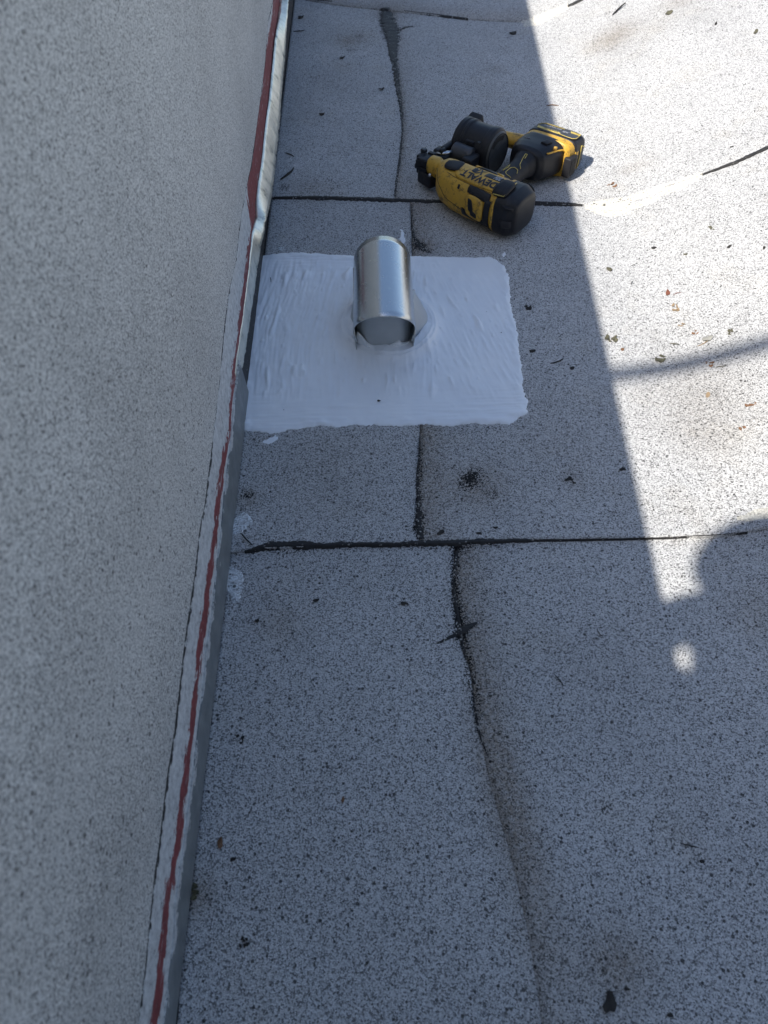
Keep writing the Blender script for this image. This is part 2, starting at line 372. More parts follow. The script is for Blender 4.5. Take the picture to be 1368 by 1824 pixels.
def hband(name, pts, mat, seed, thick=.0009):      # pts: (x, y, half height in px) for bands that run across
    C = [at(x, y) for x, y, h in pts]; Wd = [(at(x, y - h) - at(x, y + h)).length / 2 for x, y, h in pts]
    xs = [c.x for c in C]; V = []; F = []; n = 6; m_ = max(4, int((xs[-1] - xs[0]) / .002))
    for i in range(m_ + 1):
        X = xs[0] + (xs[-1] - xs[0]) * i / m_; Y = float(np.interp(X, xs, [c.y for c in C])); wd = float(np.interp(X, xs, Wd))
        for k in range(n + 1):
            t = -1 + 2 * k / n; sd = 1 if t > 0 else 5
            ww = max(.0003, wd * (.92 + .45 * n3(X * 13, sd * 3 + seed, 8) + .55 * n3(X * 38, sd + seed) + .5 * n3(X * 160, sd + seed, 3) + .35 * n3(X * 420, sd + seed, 6)))
            q = Vector((X, Y + t * ww, 0)); q.z = max(roofz(q), roofz((X, Y + .004))) if t > -.4 else roofz(q)
            q.z += thick * max(0, 1 - t * t) ** .5 * (.8 + .5 * n3(X * 40, t, seed)) if abs(t) < .99 else -.001
            V.append(q)
    for i in range(m_):
        for k in range(n): a = i * (n + 1) + k; F.append((a, a + 1, a + n + 2, a + n + 1))
    return mesh(name, V, F, mat, deck, True)
hband('tar_shade_seam', [(486, 358, 1.2), (530, 357, 2.2), (600, 358, 3.4), (660, 360, 3.0), (720, 362, 2.4), (800, 365, 3.0), (880, 366, 3), (960, 367, 2.6), (1000, 368, 2.6), (1036, 371, 1.2)], M['tar_clean'], 1)
hband('tar_shade_seam', [(436, 985, 1), (455, 980, 4), (480, 974, 6.5), (520, 972, 6.5), (580, 974, 5.5), (640, 972, 4), (700, 972, 4.5), (745, 970, 6), (800, 970, 4.5), (850, 967, 6.5), (890, 966, 5.5), (950, 965, 2.4), (1060, 964, 1.3), (1180, 961, .7)], M['tar_clean'], 2, .0011)
hband('tar_shade_seam', [(1180, 961, .7), (1250, 957, .9), (1330, 951, .8)], M['tar'], 12, .001)
hband('tar_shade_seam', [(517, -3, 2.2), (545, 3, 2.6), (570, 7, 2), (592, 10, .8)], M['tar_clean'], 3)
hband('tar_shade_seam', [(719, 27, .8), (760, 32, 1.4), (800, 37, 1.6), (833, 41, 1.6)], M['tar_clean'], 4)
hband('tar_shade_seam', [(1245, 318, .7), (1275, 307, 1.6), (1310, 294, 2.4), (1368, 267, 3), (1420, 245, 3)], M['tar_clean'], 5)  # dark band painted for the gap and shadow along the slope seam
hband('tar_shade_seam', [(1010, 18, .8), (1025, 11, 2), (1060, -7, 2.4)], M['tar_clean'], 6)
ribbon('tar_joint', [(687, 22), (691, 45), (697, 62), (700, 80), (699, 100), (702, 116)], [9, 14, 16, 13, 9, 6], M['tar_clean'], deck, .002, 1, ragged=.5)
ribbon('tar_joint', [(702, 116), (705, 132), (708, 160), (712, 180), (716, 215), (717, 240), (712, 290), (706, 330), (703, 356)], [5, 6, 4.5, 4.2, 3, 2.2, 2.6, 2.6, 1.8], M['tar'], deck, .0018, 2)
ribbon('tar_joint', [(702, 56), (712, 60), (722, 54), (735, 53)], [2, 4, 3, 2], M['tar'], deck, .0015, 8)
ribbon('tar_joint', [(748, 790), (747, 815), (744, 845), (744, 870), (746, 900), (746, 930), (747, 950), (748, 964)], [.8, 1.6, 3, 3.4, 4.2, 6, 7.5, 8.5], M['tar'], deck, .002, 3)
ribbon('tar_joint', [(734, 372), (733, 400), (737, 425), (746, 440), (757, 452)], [1, 1.2, 3, 7, 5], M['tar'], deck, .0018, 4)
ribbon('tar_joint', [(814, 982), (812, 1000), (808, 1030), (808, 1055), (812, 1080), (817, 1105), (819, 1125), (824, 1150), (830, 1175)], [4, 4, 2, 3.4, 4.4, 3, 5, 3.4, 1.4], M['tar'], deck, .002, 5)
ribbon('tar_joint', [(813, 1129), (826, 1121), (838, 1115), (850, 1109)], [6, 9, 7, 2], M['tar_clean'], deck, .002, 6)
ribbon('tar_joint', [(815, 1129), (800, 1136), (788, 1143), (774, 1148)], [5, 4, 4, 1], M['tar'], deck, .001, 7)
ribbon('tar_joint', [(842, 1230), (847, 1265), (852, 1300), (858, 1320), (870, 1350)], [.8, 2.2, 2.6, 2.0, .8], M['tar'], deck, .0015, 9)

# thick old coating wiped over the seams where the roof folds upwards, and sealant smears by the flashing
def blob(name, px, mat, parent, thick, seed, edge=.004, res=.004, streak=(1, 1)):
    """A spread layer with the given outline (roof surface), raised in the middle and thin at its ragged edge."""
    poly = np.array([P(*q) for q in px]); lo, hi = poly.min(0) - .01, poly.max(0) + .01
    nx, ny = int((hi[0] - lo[0]) / res) + 2, int((hi[1] - lo[1]) / res) + 2
    gx = lo[0] + np.arange(nx) * res; gy = lo[1] + np.arange(ny) * res
    GX, GY = np.meshgrid(gx, gy); pts = np.stack([GX.ravel(), GY.ravel()], 1)
    wx = np.array([n3(a * 60, b * 60, seed) + .8 * n3(a * 190, b * 190, seed) for a, b in pts]) * edge
    sd = sdf(pts, poly) + wx
    ins = sd > 0
    V = []; idx = -np.ones(len(pts), int)
    use = sd > -res * 1.3
    g = np.zeros_like(pts)
    for k in np.nonzero(use)[0]:
        a, b = pts[k]; t = min(1, max(0, sd[k]) / (.006 + edge))
        h = thick * (t ** .5) * (.8 + .55 * n3(a * 40 * streak[0], b * 40 * streak[1], seed + 9) + .3 * n3(a * 150 * streak[0], b * 150 * streak[1], seed)) if ins[k] else -.0015
        idx[k] = len(V); V.append((a, b, roofz((a, b)) + (max(h, .0003) if ins[k] else h)))
    F = []
    for j in range(ny - 1):
        for i in range(nx - 1):
            q = [idx[j * nx + i], idx[j * nx + i + 1], idx[(j + 1) * nx + i + 1], idx[(j + 1) * nx + i]]
            if min(q) >= 0 and ins[[j * nx + i, j * nx + i + 1, (j + 1) * nx + i + 1, (j + 1) * nx + i]].any(): F.append(tuple(q))
    return mesh(name, V, F, mat, parent, True)
def sdf(pts, poly):                          # positive inside
    d = np.full(len(pts), 1e9); ins = np.zeros(len(pts), bool); n = len(poly)
    for i in range(n):
        a, b = poly[i], poly[(i + 1) % n]; ab = b - a; L2 = (ab ** 2).sum() + 1e-12
        t = np.clip(((pts - a) @ ab) / L2, 0, 1); q = pts - (a + t[:, None] * ab); d = np.minimum(d, (q ** 2).sum(1))
        c = ((a[1] > pts[:, 1]) != (b[1] > pts[:, 1]))
        xx = a[0] + (pts[:, 1] - a[1]) / (b[1] - a[1] + 1e-12) * ab[0]; ins ^= c & (pts[:, 0] < xx)
    return np.where(ins, 1, -1) * np.sqrt(d)
blob('seam_coating', [(1036, 372), (1065, 362), (1110, 356), (1150, 341), (1200, 328), (1248, 313), (1250, 322), (1215, 342), (1180, 360), (1130, 384), (1085, 392), (1055, 384)], M['old_coating'], deck, .002, 3, .006, streak=(.5, 1.6))
blob('seam_coating', [(930, 45), (965, 30), (1010, 13), (1014, 20), (985, 36), (960, 50), (935, 54)], M['old_coating'], deck, .002, 4, .008, res=.006)
blob('seam_coating', [(1305, 926), (1340, 912), (1372, 903), (1400, 897), (1400, 915), (1372, 925), (1330, 932)], M['old_coating'], deck, .002, 5, .003)
SM = [[(466, 790), (478, 783), (492, 779), (497, 785), (485, 793), (470, 796)], [(713, 412), (718, 412), (722, 432), (719, 440), (713, 430)],
      [(893, 456), (900, 450), (900, 457), (896, 462)], [(424, 925), (440, 912), (452, 930), (445, 946), (424, 952), (410, 960), (412, 940)],
      [(408, 1010), (424, 1012), (436, 1030), (428, 1055), (424, 1085), (416, 1085), (412, 1062), (398, 1050)], [(498, 443), (506, 444), (504, 449), (496, 448)]]
M['thin_sealant'] = granule_mat('thin_sealant', 480, .82, .05, dirt=False, tint=(.95, .98, 1.0), dk=.35, relief=.3, speck=.08)
for k, q in enumerate(SM): blob('sealant_smear', q, M['thin_sealant'] if k > 2 else M['sealant'], deck, .0011, 20 + k, .0055 if k > 2 else .003, .0018)

# ------------------------------------------------------------------ parapet wall with its base flashing
wall = empty('parapet_wall', (0, 0, 0))
tag(wall, 'tall parapet wall clad in pale granulated sheet along the left side', 'wall')
WX, WT = -.212, .24
def wtop(Y): return .883 + .117 * Y
Ys = np.linspace(-2.0, 7.0, 60); V = []; F = []
for Y in Ys: V += [(WX - .004, Y, -.01), (WX - .004, Y, wtop(Y) - .05), (WX - WT, Y, wtop(Y) - .05), (WX - WT, Y, -.01)]
for i in range(len(Ys) - 1):
    a = 4 * i; b = a + 4
    for k in range(3): F.append((a + k, a + k + 1, b + k + 1, b + k))
F += [(0, 1, 2, 3), (4 * len(Ys) - 1, 4 * len(Ys) - 2, 4 * len(Ys) - 3, 4 * len(Ys) - 4)]
mesh('wall_core', V, F, M['plaster'], wall)
V = []; F = []                                # coping sheet: granulated sheet folded over the top
for Y in Ys:
    t = wtop(Y)
    V += [(WX + .006, Y, t - .12), (WX + .006, Y, t - .006), (WX + .001, Y, t), (WX - WT - .01, Y, t), (WX - WT - .01, Y, t - .12)]
for i in range(len(Ys) - 1):
    a = 5 * i; b = a + 5
    for k in range(4): F.append((a + k, a + k + 1, b + k + 1, b + k))
mesh('coping_sheet', V, F, M['granule_wall'], wall)
def lean(z): return WX + .011 * (1 - min(z, .15) / .15)        # the flashing stands a little off the wall at its foot
def onwall(x, y, off=0.0):                   # point of the flashing/wall face seen in that direction
    d = ray(x, y); X = WX
    for _ in range(6): t = (X + off) / d.x; X = lean(CAM_H + d.z * t)
    return Vector((X + off, d.y * t, CAM_H + d.z * t))
def wtrace(px): return sorted((onwall(*q).y, onwall(*q).z) for q in px)
E_SHEET = [(490, -20), (476, 40), (470, 120), (462, 180), (454, 240), (445, 300), (435, 345), (425, 405), (418, 470), (406, 520), (398, 580), (389, 680), (380, 760), (371, 830), (362, 905), (357, 925), (351, 960), (345, 1020), (335, 1085), (325, 1155), (316, 1235), (307, 1310), (296, 1375), (288, 1440), (281, 1500), (272, 1560), (264, 1640), (256, 1720), (243, 1824), (236, 1880)]
E_RED_L = [(487, -20), (483, 30), (476, 70), (470, 100), (466, 160), (459, 190), (452, 240), (446, 270), (437, 320), (436, 345), (442, 370), (446, 410), (440, 440), (436, 470), (431, 520), (425, 560), (421, 600), (412, 660), (409, 700), (404, 760), (396, 800), (390, 840), (383, 880), (379, 940), (372, 985), (366, 1030), (357, 1090), (353, 1120), (347, 1180), (340, 1240), (330, 1330), (320, 1400), (312, 1470), (300, 1540), (290, 1600), (281, 1680), (275, 1740), (265, 1824), (260, 1880)]
E_RED_R = [(500, -20), (495, 20), (488, 70), (484, 110), (480, 150), (477, 180), (472, 215), (468, 250), (465, 290), (460, 320), (456, 350), (454, 380), (449, 410), (446, 440), (441, 480), (437, 520), (432, 560), (425, 600), (417, 660), (413, 690), (407, 760), (402, 790), (397, 830), (390, 880), (384, 940), (377, 985), (371, 1040), (366, 1090), (360, 1130), (353, 1180), (347, 1240), (337, 1310), (331, 1380), (322, 1440), (315, 1500), (305, 1560), (297, 1610), (290, 1680), (284, 1740), (274, 1824), (268, 1880)]
E_MET = [(502, -20), (498, 20), (490, 70), (486, 110), (482, 150), (479, 180), (474, 215), (470, 250), (466, 290), (461, 320), (457, 350), (455, 385), (449, 415), (447, 440), (443, 480), (438, 520), (433, 560), (427, 600), (420, 650), (414, 700), (409, 760), (405, 800), (400, 840), (395, 880), (390, 940), (384, 985), (378, 1040), (373, 1090), (368, 1120), (362, 1160), (356, 1230), (346, 1310), (338, 1380), (329, 1440), (322, 1500), (313, 1560), (306, 1610), (302, 1680), (295, 1740), (285, 1824), (280, 1880)]
tS, tRL, tRR, tM = map(wtrace, (E_SHEET, E_RED_L, E_RED_R, E_MET))
def jag(Y, k, amp): return amp * (n3(Y * 30, k) + .7 * n3(Y * 110, k) + .5 * n3(Y * 300, k))
def strip(name, lo, hi, mat, off, Y0, Y1, n, parent=wall, th=.0015, nz=3, xf=lean):
    V = []; F = []
    for i in range(n + 1):
        Y = Y0 + (Y1 - Y0) * i / n; a, b = lo(Y), hi(Y)
        if b < a + .0006: b = a + .0006
        V.append((xf(a) + off - th - .001, Y, a))
        for k in range(nz + 1):
            z_ = a + (b - a) * k / nz; V.append((xf(z_) + off, Y, z_))
        V.append((xf(b) + off - th - .001, Y, b))
    m_ = nz + 3
    for i in range(n):
        for k in range(m_ - 1): a = i * m_ + k; F.append((a, a + m_, a + m_ + 1, a + 1))
    return mesh(name, V, F, mat, parent, False)
Y0, Y1 = -.35, 3.6
Ywide = lambda t: (lambda Y: interp(t, Y))
# granulated wall sheet, its lower edge ragged
strip('wall_sheet', lambda Y: interp(tS, Y) + jag(Y, 11, .0026), lambda Y: wtop(Y) - .03, M['granule_wall'], .0021, -1.9, 6.9, 1400, th=.003, nz=2)
strip('flashing_back', lambda Y: -.008, lambda Y: .26, M['tar_clean'], .0004, -1.9, 6.9, 40, nz=8)
yl = onwall(420, 668).y
def put(o, name, fn):
    l = o.data.attributes.new(name, 'FLOAT', 'POINT'); l.data.foreach_set('value', np.array([fn(v.co.y, v.co.z) for v in o.data.vertices], np.float32))
pb = strip('painted_band', lambda Y: max(.004, interp(tM, Y) - .012), lambda Y: interp(tS, Y) + .0024 + jag(Y, 12, .0012), M['painted_band'], .0026, Y0, Y1, 800, nz=14)
put(pb, 'red', lambda Y, z: min(z - interp(tRR, Y), interp(tRL, Y) - z) + (.003 if Y > 1.2 else .0032))
put(pb, 'black', lambda Y, z: (z - (interp(tS, Y) - (.0012 if Y < .68 else -.0022) - .004 * n3(Y * 6, 31))))
ms = strip('metal_strip', lambda Y: .0015, lambda Y: interp(tM, Y) + jag(Y, 8, .0012), M['grey_metal'], .0042, -1.5, yl + .03, 700, nz=8)
put(ms, 'splash', lambda Y, z: .0022 - (interp(tM, Y) - z) + .008 * n3(Y * 7, 51))
# upper length of metal: pale, kicked out from the wall at its foot so that it faces the sunlit slope
BASE = [(515, -20), (514, 0), (510, 60), (508, 100), (503, 150), (498, 220), (494, 260), (489, 310), (484, 350), (475, 390), (467, 430), (459, 475), (450, 540), (441, 600), (433, 650), (424, 690)]
def onX(x, y, X): d = ray(x, y); t = X / d.x; return Vector((X, d.y * t, CAM_H + d.z * t))
def kick(y): return float(np.interp(y, [0, 400, 480, 690], [.184, .184, .1985, .2035]))
tB = sorted((q.y, q.x, q.z) for q in (onX(x, y, -kick(y)) for x, y in BASE)); tTop = sorted((q.y, q.x, q.z) for q in (onX(x, y, WX + .0075) for x, y in E_MET))
V = []; F = []; n = 900; ya, yb = yl - .01, 3.4; K = 5
for i in range(n + 1):
    Y = ya + (yb - ya) * i / n
    bx, bz = float(np.interp(Y, [q[0] for q in tB], [q[1] for q in tB])), float(np.interp(Y, [q[0] for q in tB], [q[2] for q in tB]))
    tx, tz = WX + .0075, float(np.interp(Y, [q[0] for q in tTop], [q[2] for q in tTop])) + jag(Y, 21, .0022)
    bz = max(bz, .012); bx += jag(Y, 22, .0012) * (1 + max(0, n3(Y * 17, 23)) * 2); tz = max(tz, bz + .003)
    for k in range(K + 1):
        t = k / K; bow = .0018 * math.sin(math.pi * t) * (.5 + 1.0 * n3(Y * 4, 9)); V.append((bx * (1 - t) + tx * t + bow * .7, Y, bz * (1 - t) + tz * t + bow * .7))
for i in range(n):
    for k in range(K): a = i * (K + 1) + k; F.append((a, a + K + 1, a + K + 2, a + 1))
o = mesh('metal_strip', V, F, M['cream_metal'], wall, True); md = o.modifiers.new('s', 'SOLIDIFY'); md.thickness = .0012; md.offset = -1
o['label'] = 'pale upper length of metal flashing kicked out from the wall foot'
# black bitumen showing in the joint at the foot of the flashing
def bead(lo_px, seed, rad, y0, y1, n):
    V = []; F = []
    tb = sorted((at(*q).y, at(*q).x) for q in lo_px)
    for i in range(n + 1):
        Y = y0 + (y1 - y0) * i / n; x = interp(tb, Y); r = max(.0004, rad(Y) * (1 + .6 * n3(Y * 60, seed) + .4 * n3(Y * 200, seed)))
        for k in range(6):
            t = math.pi * k / 5; V.append((x + r * math.cos(t) + .001, Y, roofz((x, Y)) - .0005 + r * .5 * math.sin(t)))
    for i in range(n):
        for k in range(5): a = i * 6 + k; F.append((a, a + 6, a + 7, a + 1))
    return mesh('tar_bead', V, F, M['tar_clean'], wall, True)
BB = BASE[:-1] + [(432, 665), (425, 710), (417, 800), (409, 870), (404, 940), (397, 1010), (388, 1080), (377, 1160), (366, 1240), (357, 1320), (346, 1420), (338, 1500), (329, 1600), (320, 1700), (311, 1824), (306, 1880)]
bead(BB, 4, lambda Y: .0032 if 1.0 < Y < 1.45 else (.0042 if .85 < Y <= 1.0 else .0022), -.3, 3.4, 900)

# ------------------------------------------------------------------ roof vent
VX, VY = .034, 1.10
vent = empty('roof_vent', (VX, VY, .006))
tag(vent, 'galvanized sheet metal roof vent with a tubular hood, standing in the white sealant patch', 'roof vent')
HR = .0525; SEGA = 40
def hood_pt(a, t, r):                        # a: angle round the tube, t: 0 front .. 1 back
    front = -.084 - .030 * max(0, math.sin(a)) ** 1.2; back = .105 + .012 * math.sin(a) * 0
    rr = r * (1 + .012 * (1 - t)); cz = .047 + .012 * t
    return Vector((rr * math.cos(a) + .002 * t, front * (1 - t) + back * t, cz + rr * math.sin(a)))
V = []; F = []; NT_ = 14
for j in range(NT_ + 1):
    t = j / NT_
    for i in range(SEGA + 1):
        a = -R(28) + (math.pi + R(56)) * i / SEGA
        p = hood_pt(a, t, HR); V.append(p)
for j in range(NT_):
    for i in range(SEGA): a = j * (SEGA + 1) + i; F.append((a, a + 1, a + SEGA + 2, a + SEGA + 1))
o = mesh('hood', V, F, M['galv'], vent, True); md = o.modifiers.new('s', 'SOLIDIFY'); md.thickness = .0011; md.offset = 0
# side skirts: the tube walls drop to the base in pointed tongues at the front
for sgn in (-1, 1):
    V = []; F = []; n = 16
    for i in range(n + 1):
        t = i / n; y = -.085 + .165 * t; x = sgn * (HR * .885 + .0006 + .003 * (1 - t)); zt = .047 - HR * .47 + .030 + .012 * t; zb = .001 + .022 * t ** 1.5
        V += [(sgn * (HR - .0002), y, zt), (sgn * (HR - .0010), y, (zt + zb) / 2), (sgn * (HR - .0045), y, zb)]
    for i in range(n):
        for k in range(2): a = 3 * i + k; F.append((a, a + 3, a + 4, a + 1))
    o = mesh('side_skirt', V, F, M['galv'], vent, True); md = o.modifiers.new('s', 'SOLIDIFY'); md.thickness = .0011
# collar: round stub rising into the hood, saddle-cut at its top
V = []; F = []; n = 48; K = 6
for i in range(n):
    t = 2 * math.pi * i / n; c, s_ = math.cos(t), math.sin(t)
    for k in range(K + 1):
        q = k / K; rx = .0500; ry = .068; x = rx * math.copysign(abs(c) ** .62, c); y = -.014 + ry * math.copysign(abs(s_) ** .62, s_) + .004 * q
        top = .047 + math.sqrt(max(1e-6, (HR - .0018) ** 2 - min(abs(x), HR - .002) ** 2)) - .001
        V.append((x, y, -.004 + (top + .004) * q))
for i in range(n):
    for k in range(K): a = i * (K + 1) + k; b = ((i + 1) % n) * (K + 1) + k; F.append((a, b, b + 1, a + 1))
mesh('collar', V, F, M['galv_collar'], vent, True)
V = []; F = []; K = 8
for i in range(n):
    t = 2 * math.pi * i / n; c, s_ = math.cos(t), math.sin(t)
    for k in range(K + 1):
        q = k / K; rx = .076 * (1 - q) + .051 * q; ry = .070 * (1 - q) + .058 * q
        V.append((.014 * (1 - q) + .002 * q + rx * c, -.002 + .012 * q + ry * s_, -.004 + .066 * q ** .9))
for i in range(n):
    for k in range(K): a = i * (K + 1) + k; b = ((i + 1) % n) * (K + 1) + k; F.append((a, b, b + 1, a + 1))
keep = []
for fc in F:
    cy = sum(V[k][1] for k in fc) / 4; cx = sum(V[k][0] for k in fc) / 4
    if not (cy < -.045 and abs(cx) < .046): keep.append(fc)
o = mesh('collar_skirt', V, keep, M['galv_collar'], vent, True); md = o.modifiers.new('s', 'SOLIDIFY'); md.thickness = .0011
for (x, y, z_) in ((.0560, .020, .055), (.0565, .008, .052), (.0575, -.004, .048)):
    bm = bmesh.new(); bmesh.ops.create_uvsphere(bm, u_segments=8, v_segments=6, radius=.0022)
    for v in bm.verts: v.co += Vector((x, y, z_))
    bm_obj('rivet', bm, M['steel'], vent, True)

# ------------------------------------------------------------------ white sealant brushed over the vent's base
PATCH = [(456, 462), (480, 457), (520, 453), (560, 455), (610, 458), (640, 461), (700, 462), (740, 460), (800, 461), (840, 463), (870, 461), (885, 466), (900, 480), (905, 492), (908, 520), (912, 555), (920, 590), (926, 630), (930, 670), (933, 700), (940, 722), (938, 738), (922, 750), (905, 760), (880, 759), (850, 758), (800, 762), (760, 760), (700, 763), (650, 761), (600, 764), (565, 763), (530, 770), (515, 770), (495, 777), (470, 776), (440, 771), (426, 762), (424, 740), (430, 690), (436, 640), (441, 590), (448, 540), (452, 500)]
poly = np.array([P(*q) for q in PATCH]); res = .0022
lo, hi = poly.min(0) - .01, poly.max(0) + .01; nx, ny = int((hi[0] - lo[0]) / res) + 2, int((hi[1] - lo[1]) / res) + 2
GX, GY = np.meshgrid(lo[0] + np.arange(nx) * res, lo[1] + np.arange(ny) * res); pts = np.stack([GX.ravel(), GY.ravel()], 1)
ed = np.array([.0030 * n3(a * 45, b * 45, 1) + .0026 * n3(a * 140, b * 140, 2) + .0016 * n3(a * 330, b * 330, 3) for a, b in pts])
sd = sdf(pts, poly) + ed; ins = sd > 0; use = sd > -res * 1.5
V = []; idx = -np.ones(len(pts), int); ymin, ymax = poly[:, 1].min(), poly[:, 1].max()
for k in np.nonzero(use)[0]:
    a, b = pts[k]; t = min(1, max(0, sd[k]) / .010)
    wb = 1 / (1 + math.exp((b - (ymin + .085 + .02 * n3(a * 9, 4))) * 90))       # brushed across along the near edge, lengthwise elsewhere
    wt = 1 / (1 + math.exp(((ymax - .05) - b) * 90)); wb = max(wb, wt * .8)
    sk = .22 * (1 if a > .12 else -.25) * b + .012 * n3(a * 5, b * 5, 5) + .002 * n3(a * 25, b * 25, 6)
    st = (n3((a + sk) * 170, b * 14, 7) + .8 * n3((a + sk) * 380, b * 26, 8)) * (1 - wb) + (n3(a * 14, b * 170, 9) + .8 * n3(a * 26, b * 380, 10)) * wb
    amp = .5 + .8 * max(0, n3(a * 7, b * 7, 12) + .15) + (.35 if a > .16 or a < -.10 else 0)
    ridge = (max(0, n3((a + sk) * 75, b * 18, 13) - .36) * 3.6 + max(0, n3((a + sk) * 190, b * 45, 17) - .48) * 4) * (1 - wb) + max(0, n3(a * 14, b * 55, 14) - .40) * 3 * wb
    lump = .0020 * max(0, 1 - sd[k] / .022) * (1 + 1.6 * n3(a * 55, b * 55, 15))
    dx, dy = a - VX - .010, b - VY; rr = math.sqrt((dx / .078) ** 2 + ((dy + .012) / .085) ** 2)
    mound = .013 * math.exp(-(max(0, rr - 1.04) * 6.5) ** 1.3) * (1 + .35 * n3(a * 40, b * 40, 18)) if rr > .8 else .006
    mound += .0016 * math.sin(min(1, max(0, (rr - 1) / .12)) * math.pi * 3) * (1 if 1 < rr < 1.12 else 0)
    fl = .0012 * (1 / (1 + math.exp((max(abs(a - .02) / .17, abs(b - 1.09) / .17) - 1) * 40)))     # the flange under the coat
    h = (.0016 + .0011 * amp * st + .0024 * ridge + .0011 * n3(a * 16, b * 16, 16) + .0006 * n3(a * 60, b * 60, 19) + lump + fl) * t ** .6 + mound * t
    idx[k] = len(V); V.append((a, b, .0046 + (max(h, .0012 * t ** .5) if ins[k] else -.0018)))
F = []
for j in range(ny - 1):
    for i in range(nx - 1):
        c4 = [j * nx + i, j * nx + i + 1, (j + 1) * nx + i + 1, (j + 1) * nx + i]; q = idx[c4]
        if q.min() >= 0 and ins[c4].sum() >= 2: F.append(tuple(int(v) for v in q))
seal = tag(mesh('sealant_patch', V, F, M['sealant'], None, True), 'glossy white sealant brushed in a rounded rectangle round the metal vent', 'sealant')
# smears of sealant pushed up against the vent's front
def smear(pts, seed):
    V = []; F = []; n = len(pts)
    V.append(sum((Vector(p) for p in pts), Vector()) / n + Vector((0, -.004, .001)))
    for p in pts: V.append(Vector(p) + Vector((0, -.0022 + .0006 * n3(p[0] * 300, seed), 0)))
    for p in pts: V.append(Vector(p) + Vector((0, .004, 0)))
    for i in range(n): k = (i + 1) % n; F += [(0, 1 + i, 1 + k), (1 + i, 1 + n + i, 1 + n + k, 1 + k)]
    o = mesh('vent_smear', V, F, M['sealant'], seal, True); md = o.modifiers.new('s', 'SUBSURF'); md.levels = md.render_levels = 2
yf = VY - .0775
smear([(VX - .050, yf + .006, .006), (VX - .0485, yf + .004, .046), (VX - .044, yf - .000, .043), (VX - .035, yf - .002, .034), (VX - .030, yf - .005, .024), (VX - .018, yf - .006, .020), (VX - .008, yf - .007, .017), (VX + .000, yf - .008, .012), (VX - .01, yf - .009, .004), (VX - .035, yf - .005, .004)], 1)
smear([(VX - .006, yf - .007, .004), (VX + .000, yf - .007, .013), (VX + .006, yf - .007, .021), (VX + .016, yf - .006, .025), (VX + .024, yf - .005, .030), (VX + .029, yf - .004, .028), (VX + .028, yf - .005, .023), (VX + .040, yf - .001, .022), (VX + .050, yf + .006, .020), (VX + .052, yf + .006, .004), (VX + .02, yf - .007, .003)], 2)

